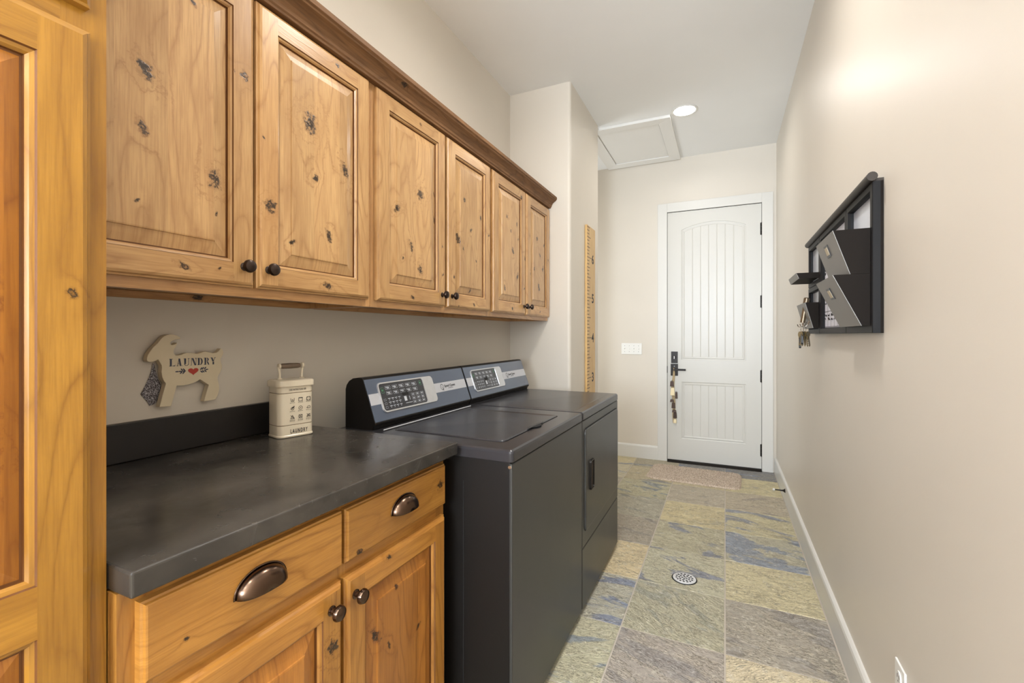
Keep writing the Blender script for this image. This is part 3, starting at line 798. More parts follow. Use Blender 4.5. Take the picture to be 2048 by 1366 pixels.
# crown moulding in one run
m = MB()
x0 = fxu
prof = [(XL + 0.3, 2.170), (x0 + 0.001, 2.1700), (x0 + 0.001, 2.118), (x0 + 0.024, 2.118), (x0 + 0.026, 2.124), (x0 + 0.030, 2.128), (x0 + 0.033, 2.138), (x0 + 0.040, 2.150), (x0 + 0.052, 2.160), (x0 + 0.062, 2.165), (x0 + 0.064, 2.170), (x0 + 0.070, 2.174), (x0 + 0.070, 2.190), (XL + 0.3, 2.190)]
ys = [0.348 + i * (2.993 - 0.348) / 6 for i in range(7)]
prof = [(z, x) for x, z in prof]
bd = nb()
m.prism(prof, 1, 0.348, 2.993, bid=bd, grain=1)
o = m.build('crown_moulding', KC, bevel=0.0008)
recenter(o, (x0, 1.67, 2.118)); tag(o, 'dark brown crown moulding along the top of the upper cabinets', 'moulding')

# ------------------------------------------------------------------ tall cabinet
def tall_cabinet():
    xf = -0.775; ff = -0.797
    t = thing('tall_cabinet', 'tall honey alder pantry cabinet at the left edge, left of the counter', 'cabinet', (-1.10, -0.10, 0))
    m = MB()
    m.box((XL + 0.001, -0.56, 0), (ff - 0.02, -0.542, 2.62), 2, nb()); m.box((XL + 0.001, 0.328, 0), (ff - 0.0005, 0.346, 2.62), 2, nb())
    m.box((XL + 0.001, -0.542, 2.60), (ff - 0.02, 0.328, 2.62), 1, nb()); m.box((XL + 0.001, -0.542, 0.10), (ff - 0.02, 0.328, 0.118), 1, nb())
    m.box((XL + 0.001, -0.542, 0.0), (XL + 0.012, 0.328, 2.60), 2, nb())
    m.build('body', KT, t, bevel=0.001)
    f = MB()
    f.box((ff - 0.019, 0.296, 0.0), (ff, 0.346, 2.62), 2, nb()); f.box((ff - 0.019, -0.56, 0.0), (ff, -0.51, 2.62), 2, nb())
    for za, zb in ((0.0, 0.13), (1.635, 1.70), (2.54, 2.62)): f.box((ff - 0.019, -0.51, za), (ff, 0.296, zb), 1, nb())
    f.build('face_frame', KT, t, bevel=0.0012, merge=False)
    kt = wood('alder_tall_stile', [(0.300, 1.294, .005), (0.2, 0.3, .004)], light=(178, 128, 46), dark=(122, 76, 16), auto=0.05)  # same alder, warm light put into the tall doors' tint
    kp = wood('alder_tall_panel', [(0.205, 1.28, .010), (0.215, 1.12, .012), (0.10, 1.4, .012)], stave=0.12, light=(176, 114, 40), dark=(116, 60, 14), auto=0.2)
    for (y0, y1) in ((-0.095, 0.3225), (-0.525, -0.107)):
        d = frame_front('door', t, y0, y1, 0.115, 1.651, xf, 0.0215, 0.056, kt, kp, mids=[(0.861, 0.927)])
        knob(xf, (y0 + 0.03) if y0 > -0.2 else (y1 - 0.03), 1.02, d, M_knobu)
        d = frame_front('door', t, y0, y1, 1.684, 2.56, xf, 0.0215, 0.056, kt, kp)
        knob(xf, (y0 + 0.03) if y0 > -0.2 else (y1 - 0.03), 1.75, d, M_knobu)
tall_cabinet()

# ------------------------------------------------------------------ base cabinet and counter
def base_cabinet():
    ff = -0.775; xf = -0.755; ya, yb = 0.348, 1.170
    t = thing('base_cabinet', 'knotty alder base cabinet with two drawers and two doors under the dark counter', 'cabinet', (-1.08, 0.76, 0))
    m = MB()
    m.box((XL + 0.001, ya, 0.0), (ff - 0.02, ya + 0.016, 0.874), 2, nb()); m.box((XL + 0.001, yb - 0.016, 0.0), (ff - 0.0195, yb, 0.874), 2, nb())
    m.box((XL + 0.001, ya + 0.016, 0.10), (ff - 0.02, yb - 0.016, 0.116), 1, nb()); m.box((XL + 0.001, ya + 0.016, 0.116), (XL + 0.009, yb - 0.016, 0.874), 2, nb())
    m.box((ff - 0.08, ya + 0.016, 0.0), (ff - 0.065, yb - 0.016, 0.10), 1, nb())
    m.build('body', KFB, t, bevel=0.001)
    f = MB()
    f.box((ff - 0.019, ya, 0.10), (ff, ya + 0.045, 0.875), 2, nb()); f.box((ff - 0.019, yb - 0.04, 0.10), (ff, yb, 0.875), 2, nb()); f.box((ff - 0.019, 0.735, 0.14), (ff, 0.775, 0.835), 2, nb())
    f.box((ff - 0.019, ya + 0.045, 0.835), (ff, yb - 0.04, 0.875), 1, nb()); f.box((ff - 0.019, ya + 0.045, 0.10), (ff, yb - 0.04, 0.14), 1, nb())
    for a, b in ((ya + 0.045, 0.735), (0.775, yb - 0.04)): f.box((ff - 0.019, a, 0.695), (ff, b, 0.745), 1, nb())
    f.build('face_frame', KFB, t, bevel=0.001, merge=False)
    for k, (y0, y1) in enumerate(((0.370, 0.7510), (0.7595, 1.1555))):
        kn = [(40 + 0.80, 0.62, .003)] if k == 0 else [(0.79 + 40, 1.12, .010), (40 + 0.745, 0.83, .006)]
        mt = wood('alder_drawer_%d' % k, [(40.77, 0.43, .004)] if k == 0 else [(40.80, 1.125, .011), (40.745, 0.80, .006)], light=(180, 128, 58), dark=(124, 74, 24), auto=0.15)  # lower fronts: same alder with warm light put into its tint
        m = MB(); bd = nb()
        prof = [(0, 0.020), (0, 0.007), (0.003, 0.005), (0.0045, 0.001), (0.007, 0)]
        z0, z1 = 0.735, 0.855
        rs = [[Vector((xf - d, y, z)) for y, z in ((y0 + i, z0 + i), (y1 - i, z0 + i), (y1 - i, z1 - i), (y0 + i, z1 - i))] for i, d in prof]
        for r0, r1 in zip(rs, rs[1:]):
            for i in range(4):
                j = (i + 1) % 4; q = [r0[i], r0[j], r1[j], r1[i]]
                m.face(q, 1, bd, uvs=[(v.z + 40, v.y) for v in q])
        m.face(rs[-1], 1, bd, uvs=[(v.z + 40, v.y) for v in rs[-1]]); m.face(list(reversed(rs[0])), 1, bd)
        d = m.build('drawer', mt, t)
        cup_pull(xf, (y0 + y1) / 2 - 0.006 if k == 0 else (y0 + y1) / 2, 0.788, d)
        st = wood('alder_base_stiles_%d' % k, [(0.722, 0.575, .013)] if k == 0 else [(40.69, 0.90, .006)], light=(184, 130, 60), dark=(126, 74, 24), auto=0.08)
        bp = wood('alder_base_panel_%d' % k, [(0.5, 0.4, .01)] if k == 0 else [(0.93, 0.60, .004), (0.855, 0.52, .009), (1.02, 0.45, .006), (0.90, 0.47, .005)], stave=0.085, light=(178, 118, 50), dark=(114, 60, 18), auto=0.12)
        d = frame_front('door', t, y0, y1, 0.122, 0.703, xf, 0.020, 0.056, st, bp)
        knob(xf, y1 - 0.034 if k == 0 else y0 + 0.027, 0.656, d, M_bronze)
base_cabinet()
m = MB(); ch = 0.006
m.prism([(-0.7375, 0.3475), (-0.7375, 1.194), (XL + 0.0005, 1.194), (XL + 0.0005, 0.3475)], 2, 0.876, 0.914)
o = m.build('countertop', M_counter, bevel=0.004, segs=3)
recenter(o, (-1.07, 0.77, 0.876)); tag(o, 'dark soapstone-look countertop over the base cabinet beside the washer', 'countertop')
m = MB(); m.box((XL + 0.0005, 0.3475, 0.9145), (XL + 0.020, 1.215, 1.014))
o = m.build('backsplash', M_splash, bevel=0.002)
recenter(o, (XL + 0.01, 0.77, 0.9145)); tag(o, 'low dark backsplash strip standing on the countertop against the wall', 'backsplash')

# ------------------------------------------------------------------ washer and dryer
DZ = 0.8985
def rrect(x0, x1, y0, y1, r, n=6):
    out = []
    for cx, cy, a in ((x1 - r, y0 + r, -PI / 2), (x1 - r, y1 - r, 0), (x0 + r, y1 - r, PI / 2), (x0 + r, y0 + r, PI)):
        out += [(cx + r * math.cos(a + PI / 2 * i / n), cy + r * math.sin(a + PI / 2 * i / n)) for i in range(n + 1)]
    return out
CX0, CZ0, CX1, CZ1 = -1.130, 0.9225, -1.187, 1.0795     # console face bottom, top (x, z)
def appliance(name, label, ya, yb, lid):
    X0, X1 = -1.290, -0.567
    t = thing(name, label, 'washing machine' if lid else 'clothes dryer', ((X0 + X1) / 2, (ya + yb) / 2, 0))
    # side shell and front
    m = MB()
    m.prism(rrect(X0, X1 - 0.009, ya + 0.004, yb - 0.004, 0.004, 2), 2, 0.022, DZ - 0.036, smooth=False)
    sh = m.build('side_shell', M_appside, t)
    e = MB(); e.box((X0 + 0.30, ya + 0.0025, 0.10), (X0 + 0.304, ya + 0.0045, DZ - 0.10)); e.box((X1 - 0.17, ya + 0.0028, 0.12), (X1 - 0.168, ya + 0.0045, DZ - 0.11))
    e.build('side_crease', M_dark, sh)
    # feet
    for fx in (X0 + 0.06, X1 - 0.08):
        for fy in (ya + 0.06, yb - 0.06):
            f = MB(); f.lathe((fx, fy, 0.0), (0, 0, 1), [(0.022, 0), (0.022, 0.010), (0.010, 0.013), (0.010, 0.024)], 16); f.build('foot', M_black, t)
    top = MB()
    prof = [(0.0, DZ - 0.036), (0.0, DZ - 0.010), (0.0025, DZ - 0.004), (0.008, DZ)]
    rs = [[Vector((x, y, z)) for x, y in rrect(X0 + i, X1 - i, ya + 0.001 + i, yb - 0.001 - i, max(0.004, 0.012 - i))] for i, z in prof]
    top.rings(rs, True, True, False, smooth=False)
    if not lid:
        top.face(rs[-1])
        # shallow stamped field on the dryer top
        tp = top.build('top_panel', M_deck, t, bevel=0.002, segs=3)
        g = MB(); zz = DZ + 0.0012
        o_ = rrect(X0 + 0.17, X1 - 0.045, ya + 0.030, yb - 0.030, 0.02); i_ = rrect(X0 + 0.180, X1 - 0.055, ya + 0.040, yb - 0.040, 0.015)
        g.rings([[Vector((x, y, DZ + 0.0001)) for x, y in o_], [Vector((x, y, zz)) for x, y in i_]], True, False, True)
        g.build('stamped_field', M_deck, tp)
    else:
        lx0, lx1, ly0, ly1 = -1.078, -0.640, ya + 0.092, yb - 0.120
        lo = rrect(lx0 - 0.004, lx1 + 0.004, ly0 - 0.004, ly1 + 0.004, 0.022)
        inner = [Vector((x, y, DZ)) for x, y in lo]
        outer = rs[-1]
        top.rings([outer, inner], True, smooth=False)
        top.rings([inner, [Vector((v.x, v.y, DZ - 0.012)) for v in inner]], True, False, True, smooth=False)
        top.build('top_panel', M_deck, t, bevel=0.0018)
        l = MB()
        r0 = [Vector((x, y, DZ - 0.010)) for x, y in rrect(lx0, lx1, ly0, ly1, 0.019)]
        r1 = [Vector((x, y, DZ + 0.0005)) for x, y in rrect(lx0, lx1, ly0, ly1, 0.019)]
        r2 = [Vector((x, y, DZ + 0.0035)) for x, y in rrect(lx0 + 0.003, lx1 - 0.003, ly0 + 0.003, ly1 - 0.003, 0.017)]
        r3 = [Vector((x, y, DZ + 0.0015)) for x, y in rrect(lx0 + 0.018, lx1 - 0.018, ly0 + 0.018, ly1 - 0.018, 0.010)]
        l.rings([r0, r1, r2, r3], True, True, True, smooth=True)
        ld = l.build('lid', M_deck, t)
        h = MB()   # finger recess at the lid's front edge
        cy = (ly0 + ly1) / 2 + 0.015
        pts = [(lx1 - 0.012 + 0.030 * math.sin(PI * i / 16) ** 0.7, cy - 0.055 + 0.11 * i / 16) for i in range(17)]
        h.face([(x, y, DZ + 0.0040) for x, y in pts])
        h.build('finger_recess', M_dark, ld)
        hl = MB(); hl.tube([(lx1 - 0.001, cy - 0.075 + 0.15 * i / 12, DZ + 0.005) for i in range(13)], [0.002 + 0.003 * math.sin(PI * i / 12) for i in range(13)], 8)
        hl.build('lid_lip', M_deck, ld)
        hb = MB(); hb.tube([(-1.098, ya + 0.06, DZ + 0.004), (-1.098, yb - 0.06, DZ + 0.004)], 0.0026, 8); hb.build('hinge_bar', M_silver, ld)
    # front
    fz1 = DZ - 0.040
    if lid:
        f = MB()
        prof = [(0.008, 0), (0.004, 0), (0.001, 0.001), (0, 0.004)]
        rs = [[Vector((X1 - 0.002 - d, y, z)) for y, z in ((ya + 0.003 + i, 0.030 + i), (yb - 0.003 - i, 0.030 + i), (yb - 0.003 - i, fz1 - i), (ya + 0.003 + i, fz1 - i))] for d, i in prof]
        f.rings(rs, True, False, True, smooth=False); f.build('front_panel', M_appl, t)
        sc = MB(); sc.lathe((X1 - 0.010, ya + 0.0035, fz1 - 0.010), (0, -1, 0), [(0.006, 0), (0.005, 0.002)], 12); sc.build('corner_screw', M_chrome, t)
    else:
        zs = 0.295
        for nm, za, zb in (('lower_panel', 0.030, zs - 0.002), ('front_panel', zs + 0.002, fz1)):
            f = MB()
            prof = [(0.008, 0), (0.004, 0), (0.001, 0.001), (0, 0.004)]
            rs = [[Vector((X1 - 0.002 - d, y, z)) for y, z in ((ya + 0.003 + i, za + i), (yb - 0.003 - i, za + i), (yb - 0.003 - i, zb - i), (ya + 0.003 + i, zb - i))] for d, i in prof]
            f.rings(rs, True, False, True, smooth=False); fp = f.build(nm, M_appl, t)
        dz0, dz1, dy0, dy1 = 0.362, 0.818, ya + 0.035, yb - 0.030
        def rr(ins):  # rounded rectangle in the y, z plane
            return [Vector((0, y, z)) for z, y in rrect(dz0 + ins, dz1 - ins, dy0 + ins, dy1 - ins, max(0.006, 0.022 - ins))]
        d = MB()
        rs = [[Vector((X1 - 0.002 + x, v.y, v.z)) for v in rr(i)] for i, x in ((-0.003, 0.0), (0.0, -0.0002), (0.0005, 0.005), (0.002, 0.0072), (0.008, 0.0080))]
        d.rings(rs[1:], True, False, True, smooth=False)
        dd = d.build('door', M_appl, t)
        g = MB()
        g.rings([[Vector((X1 - 0.0016, v.y, v.z)) for v in rr(-0.004)], [Vector((X1 - 0.0016, v.y, v.z)) for v in rr(0.0)]], True, smooth=False)
        g.build('door_gap', M_dark, dd)
        h = MB()
        hy, hz0, hz1 = 2.073, 0.530, 0.668
        fr = [[Vector((X1 + 0.0055 + x, y, z)) for y, z in [(q[1], q[0]) for q in rrect(hz0 + i, hz1 - i, hy - 0.030 + i, hy + 0.030 - i, max(0.003, 0.012 - i))]] for i, x in ((0, 0.0), (0.001, 0.010), (0.006, 0.010), (0.009, -0.004))]
        h.rings(fr, True, False, True, smooth=False)
        hd = h.build('handle', M_black, dd)
        bar = MB(); bar.tube([(X1 + 0.011, hy - 0.018, hz0 + 0.012), (X1 + 0.0115, hy - 0.018, hz1 - 0.012)], 0.006, 10); bar.build('grip', M_knobu, dd)
        for zc in (0.72, 0.44):
            hg = MB(); hg.box((X1 - 0.002, yb - 0.028, zc - 0.035), (X1 + 0.0035, yb - 0.022, zc + 0.035)); hg.build('door_hinge', M_black, dd, bevel=0.001)
    # control console
    cy0, cy1 = (ya + 0.052, yb - 0.003) if lid else (ya + 0.004, yb - 0.003)
    m = MB()
    poly = [(-1.271, DZ), (-1.271, 1.040), (-1.266, 1.056), (-1.254, 1.071), (-1.236, 1.081), (-1.212, 1.0845), (-1.194, 1.0838), (CX1, CZ1), (CX0, CZ0), (CX0 - 0.0015, CZ0 - 0.0065), (CX0 - 0.008, CZ0 - 0.011), (-1.142, DZ)]
    poly = [(z, x) for x, z in poly]
    m.prism(poly, 1, cy0, cy1)
    cn = m.build('control_console', M_appside, t, bevel=0.0018)
    # face plate frame: s along y, w along slope (0 bottom .. 1 top), n outwards
    A = Vector((CX0, 0, CZ0)); B = Vector((CX1, 0, CZ1)); up = (B - A); Lw = up.length; up = up.normalized(); n = Vector((0, 1, 0)).cross(up).normalized()
    if n.x < 0: n = -n
    Q = lambda s_, w, e: A + up * w + n * e + Vector((0, s_, 0))
    def plate(nm, par, mat, poly2, e0, e1, inset=0.0008):
        k = MB(); r0 = [Q(a, w, e0) for a, w in poly2]; cc = (sum(a for a, w in poly2) / len(poly2), sum(w for a, w in poly2) / len(poly2))
        r1 = [Q(a, w, e1) for a, w in poly2]
        k.rings([r0, r1], True, True, True, smooth=False)
        return k.build(nm, mat, par)
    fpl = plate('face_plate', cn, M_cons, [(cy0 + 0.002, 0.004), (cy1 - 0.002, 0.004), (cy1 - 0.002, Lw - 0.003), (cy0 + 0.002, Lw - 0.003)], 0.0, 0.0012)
    plate('silver_band', cn, M_silver, [(cy0 + 0.004, 0.066), (cy1 - 0.004, 0.066), (cy1 - 0.004, 0.108), (cy0 + 0.004, 0.108)], 0.001, 0.0017)
    # display
    s0 = cy0 + 0.056; s1 = s0 + 0.350 if lid else s0 + 0.342
    w0, w1 = 0.030, 0.146
    def rp(a, b, c, d, r): return [(q[1], q[0]) for q in rrect(c, d, a, b, r)]
    bz = MB()
    o0 = [Q(a, w, 0.001) for a, w in rp(s0, s1, w0, w1, 0.018)]; o1 = [Q(a, w, 0.0062) for a, w in rp(s0 + 0.001, s1 - 0.001, w0 + 0.001, w1 - 0.001, 0.017)]
    i1 = [Q(a, w, 0.0062) for a, w in rp(s0 + 0.006, s1 - 0.072, w0 + 0.006, w1 - 0.006, 0.012)]; i0 = [Q(a, w, 0.0032) for a, w in rp(s0 + 0.007, s1 - 0.073, w0 + 0.007, w1 - 0.007, 0.012)]
    bz.rings([o0, o1, i1, i0], True, False, False, smooth=False)
    bzo = bz.build('display_bezel', M_bezel, cn)
    pn = plate('display_panel', cn, M_panel, rp(s0 + 0.0065, s1 - 0.0725, w0 + 0.0065, w1 - 0.0065, 0.0125), 0.0012, 0.0034)
    a0, a1 = s0 + 0.012, s1 - 0.078; b0, b1 = w0 + 0.010, w1 - 0.010
    Wd, Hd = a1 - a0, b1 - b0
    e = 0.0036
    pr = MB(); gr = MB(); gs = MB()
    def outline(k, u, w, hw, hh, th=0.0007, rot=0):
        k.box
        for (p, q) in (((u - hw, w - hh), (u + hw, w - hh + th)), ((u - hw, w + hh - th), (u + hw, w + hh)), ((u - hw, w - hh), (u - hw + th, w + hh)), ((u + hw - th, w - hh), (u + hw, w + hh))):
            k.face([Q(p[0], p[1], e), Q(q[0], p[1], e), Q(q[0], q[1], e), Q(p[0], q[1], e)])
    def bar(k, u, w, hw, hh):
        k.face([Q(u - hw, w - hh, e), Q(u + hw, w - hh, e), Q(u + hw, w + hh, e), Q(u - hw, w + hh, e)])
    r = random.Random(5 if lid else 9)
    # cycle buttons, top two rows
    for row, cnt in ((0, 5), (1, 5)):
        for i in range(cnt):
            u = a0 + Wd * (0.17 + 0.155 * i); w = b1 - Hd * (0.14 + 0.22 * row)
            outline(pr, u, w, Wd * 0.058, Hd * 0.068)
            bar(pr, u - Wd * 0.01, w + Hd * 0.02, Wd * 0.036, Hd * 0.014); bar(pr, u + Wd * 0.004, w - Hd * 0.022, Wd * 0.028, Hd * 0.012)
    for row in range(3):
        w = b1 - Hd * (0.60 + 0.15 * row)
        outline(pr, a0 + Wd * 0.045, w - Hd * 0.01, Wd * 0.024, Hd * 0.04)
        for i in range(4):
            u = a0 + Wd * (0.14 + 0.075 * i)
            bar(pr, u, w + Hd * 0.022, Wd * 0.026, Hd * 0.012); bar(pr, u, w - Hd * 0.035, Wd * 0.006, Hd * 0.014)
    for i in range(3):
        for row in range(3):
            u = a0 + Wd * (0.70 + 0.115 * i); w = b1 - Hd * (0.58 + 0.16 * row)
            outline(pr, u, w, Wd * 0.042, Hd * 0.055); bar(pr, u, w, Wd * 0.022, Hd * 0.018)
    bar(pr, a0 + Wd * 0.50, b0 + Hd * 0.30, Wd * 0.030, Hd * 0.10); bar(pr, a0 + Wd * 0.60, b0 + Hd * 0.30, Wd * 0.006, Hd * 0.08)
    bar(pr, a0 + Wd * 0.56, b0 + Hd * 0.11, Wd * 0.08, Hd * 0.010)
    outline(gr, a0 + Wd * 0.045, b1 - Hd * 0.22, Wd * 0.030, Hd * 0.11, 0.0010); outline(gs, a0 + Wd * 0.95, b1 - Hd * 0.14, Wd * 0.028, Hd * 0.10, 0.0010)
    bar(gr, a0 + Wd * 0.045, b1 - Hd * 0.22, Wd * 0.014, Hd * 0.04); bar(gs, a0 + Wd * 0.95, b1 - Hd * 0.14, Wd * 0.013, Hd * 0.035)
    pr.build('button_print', M_pbtn, cn); gr.build('start_print', M_pgreen, cn); gs.build('stop_print', M_pgreen, cn)
    dsp = MB(); bar(dsp, a0 + Wd * 0.52, b0 + Hd * 0.53, Wd * 0.075, Hd * 0.10); dsp.build('readout', M_dark, cn)
    # maker's mark: ringed Q and lettering on the silver band
    lm = MB(); lc = (s1 + 0.062, 0.087)
    k = 28
    for i in range(k):
        a, b = 2 * PI * i / k, 2 * PI * (i + 1) / k
        pts = []
        for an, rr_ in ((a, 0.0135), (b, 0.0135), (b, 0.0108), (a, 0.0108)):
            pts.append(Q(lc[0] - rr_ * 0.95 * math.sin(an), lc[1] + rr_ * 1.05 * math.cos(an), 0.0020))
        lm.face(pts)
    lm.face([Q(lc[0] - 0.003, lc[1] + 0.004, 0.0021), Q(lc[0] + 0.0005, lc[1] + 0.002, 0.0021), Q(lc[0] + 0.009, lc[1] - 0.017, 0.0021), Q(lc[0] + 0.005, lc[1] - 0.017, 0.0021)])
    lm.build('logo_mark', M_ink, cn)
    # right of the face as seen from the aisle is +y
    text('logo_text', 'Speed Queen', Q(lc[0] + 0.019, 0.0845, 0.0019), (0, 1, 0), up, 0.0165, M_ink, cn, bold=0.0003)
    text('logo_text', 'COMMERCIAL', Q(lc[0] + 0.045, 0.0765, 0.0019), (0, 1, 0), up, 0.0055, M_ink, cn, space=1.3)
    return t
appliance('washing_machine', 'black top-loading washer with flat lid, next to the counter', 1.220, 1.951, True)
appliance('clothes_dryer', 'black front-door dryer at the far end beside the washer', 1.9535, 2.686, False)

# ------------------------------------------------------------------ goat sign
def from_px(u, v, x0):
    """a point of the plane x = x0 seen at pixel (u, v): used once to take outlines off the photograph"""
    th = math.atan(426 / 915.0); c, s = math.cos(th), math.sin(th)
    l = (u - 1024) / 915.0; w = -(v - 670) / 915.0
    t = x0 / (-s + c * l)
    return Vector((x0, (c + s * l) * t, H + w * t))
def goat():
    xs = XL + 0.027
    pix = [(126, 350), (135, 318), (150, 290), (190, 237), (240, 190), (280, 140), (305, 119), (330, 106), (360, 99), (395, 98), (440, 110), (468, 127), (485, 143), (462, 149), (430, 153), (400, 162), (380, 174), (371, 188), (375, 203), (392, 210), (415, 204), (443, 184), (441, 205), (430, 230), (414, 252), (405, 275), (409, 298), (428, 317), (455, 319), (490, 312), (520, 299), (545, 292), (590, 293), (640, 301), (665, 299), (690, 292), (715, 281), (740, 277), (780, 287), (820, 294), (855, 291), (880, 275), (903, 245), (920, 258), (929, 285), (926, 310), (912, 332), (900, 358), (902, 390), (914, 420), (914, 458), (902, 488), (880, 522), (868, 550), (872, 588), (884, 625), (886, 670), (878, 712), (864, 750), (845, 782), (785, 793), (725, 803), (748, 715), (775, 628), (735, 603), (700, 582), (684, 571), (660, 586), (610, 610), (560, 626), (500, 636), (440, 636), (410, 745), (380, 853), (258, 862), (290, 740), (325, 615), (302, 585), (286, 545), (279, 495), (283, 450), (281, 425), (265, 396), (243, 362), (225, 374), (190, 387), (160, 391), (138, 384), (127, 370)]
    pts = [from_px(270 + x / 5.2513, 650 + y / 5.25, xs) for x, y in pix]
    yb = sum(p.y for p in pts) / len(pts)
    t = thing('goat_sign', 'cream wooden goat-shaped sign reading LAUNDRY on the wall above the backsplash', 'wall sign', (XL, yb, min(p.z for p in pts)))
    m = MB()
    back = [Vector((XL + 0.0085, p.y, p.z)) for p in pts]
    m.rings([back, pts], True, True, True, smooth=False, mi=0)
    m.build('board', [plain('cream_paint_wood', lin(226, 212, 182), 0.55, nscale=14, namt=0.05)], t, bevel=0.001)
    sp = MB(); sp.box((XL + 0.0002, yb - 0.03, pts[30].z - 0.05), (XL + 0.0085, yb + 0.03, pts[30].z - 0.02)); sp.build('hanger', M_black, t)
    c = lambda x, y, e=0.0006: from_px(270 + x / 5.2513, 650 + y / 5.25, xs) + Vector((e, 0, 0))
    p0 = c(352, 436); p1 = c(852, 412)
    r = (p1 - p0); wd = r.length; r.normalize(); up = Vector((0, -r.z, r.y)); up = Vector((1, 0, 0)).cross(r) * 1
    if up.z < 0: up = -up
    Mn = plain('navy_stencil', lin(70, 74, 90), 0.6)
    hgt = (c(600, 352) - c(600, 428)).length
    sz = hgt / 0.72
    x = 0
    # stencilled serif capitals, drawn stroke by stroke in a 1 x 1 cell
    T, t_ = 0.26, 0.07
    def bar(x0, x1, y0=0.0, y1=1.0): return [(x0, y0), (x1, y0), (x1, y1), (x0, y1)]
    def diag(xa, ya, xb, yb_, w): return [(xa - w / 2, ya), (xa + w / 2, ya), (xb + w / 2, yb_), (xb - w / 2, yb_)]
    def bow(cx, cy, rx, ry, w, a0=-90, a1=90, n=10):
        o = [(cx + rx * math.cos(math.radians(a0 + (a1 - a0) * i / n)), cy + ry * math.sin(math.radians(a0 + (a1 - a0) * i / n))) for i in range(n + 1)]
        i_ = [(cx + (rx - w) * math.cos(math.radians(a1 - (a1 - a0) * i / n)), cy + (ry - t_) * math.sin(math.radians(a1 - (a1 - a0) * i / n))) for i in range(n + 1)]
        return o + i_
    GL = {
     'L': [bar(.16, .16 + T), bar(.06, .16, 0, t_), bar(.06, .16, 1 - t_, 1), bar(.46, .56, 1 - t_, 1), [(.50, 0), (.92, 0), (.92, .28), (.86, .12), (.50, t_)]],
     'A': [diag(.66, 0, .44, 1, T), diag(.18, 0, .40, .94, t_), bar(.24, .48, .28, .28 + t_), bar(.06, .32, 0, t_), bar(.86, .96, 0, t_)],
     'U': [bar(.14, .14 + T, .22, 1), bar(.76, .76 + t_, .22, 1), bow(.485, .24, .345, .26, .10, 180, 360), bar(.04, .12, 1 - t_, 1), bar(.66, .94, 1 - t_, 1)],
     'N': [bar(.14, .14 + t_), diag(.80, 0, .34, 1, T), bar(.86, .86 + t_), bar(.04, .12, 0, t_), bar(.74, .98, 1 - t_, 1)],
     'D': [bar(.14, .14 + T), bow(.46, .5, .44, .5, T * .9, -84, 84), bar(.04, .12, 0, t_), bar(.04, .12, 1 - t_, 1)],
     'R': [bar(.14, .14 + T), bow(.46, .745, .36, .255, T * .8, -84, 84), diag(.82, 0, .60, .46, T * .85), bar(.04, .12, 0, t_), bar(.04, .12, 1 - t_, 1)],
     'Y': [diag(.50, .44, .24, 1, T), diag(.58, .50, .80, 1, t_), bar(.40, .40 + T, 0, .38), bar(.02, .10, 1 - t_, 1), bar(.68, .94, 1 - t_, 1)]}
    lt = MB(); cw = wd / 7.0
    ca_ = up.cross(r)
    for q, ch_ in enumerate('LAUNDRY'):
        for pl in GL[ch_]:
            lt.face([p0 + r * (cw * (q + .03 + .94 * a_)) + up * (hgt * b_) for a_, b_ in pl])
    lt.build('lettering', Mn, t)
    # heart
    hp = MB(); cc = c(612, 484); w = (c(666, 484) - c(558, 484)).length / 2
    hs = []
    for i in range(40):
        a = 2 * PI * i / 40
        hx = 16 * math.sin(a) ** 3; hz = 13 * math.cos(a) - 5 * math.cos(2 * a) - 2 * math.cos(3 * a) - math.cos(4 * a)
        hs.append(cc + Vector((0, hx / 16 * w, hz / 16 * w * 0.80)) - Vector((0, 0, 0.0)))
    hp.rings([[h - Vector((0.0006, 0, 0)) for h in hs], hs], True, False, True, smooth=False)
    hp.build('heart', plain('red_paint', lin(186, 62, 48), 0.5), t)
    lfs = [MB(), MB()]
    def leaf(x, y, ang, ln, wd_):
        q = c(x, y)
        d = Vector((0, math.cos(ang), math.sin(ang))); e = Vector((0, -math.sin(ang), math.cos(ang)))
        ps = [q + d * (ln * (math.cos(b))) + e * (wd_ * math.sin(b)) for b in [2 * PI * i / 10 for i in range(10)]]
        lfs[int(x > 612)].face(ps)
    for (x, y, an) in ((440, 490, 0.0), (492, 470, -0.9), (484, 500, 0.8), (515, 470, -0.9), (510, 500, 0.8), (516, 485, 0.1), (752, 466, 0.1), (735, 452, 0.9), (738, 482, -0.8), (712, 455, 0.9), (716, 486, -0.8), (694, 458, 0.9), (698, 490, -0.7), (475, 487, 0)):
        leaf(x, y, an, 0.0048, 0.0018)
    for k_ in lfs: k_.build('leaf_sprig', Mn, t)
goat()
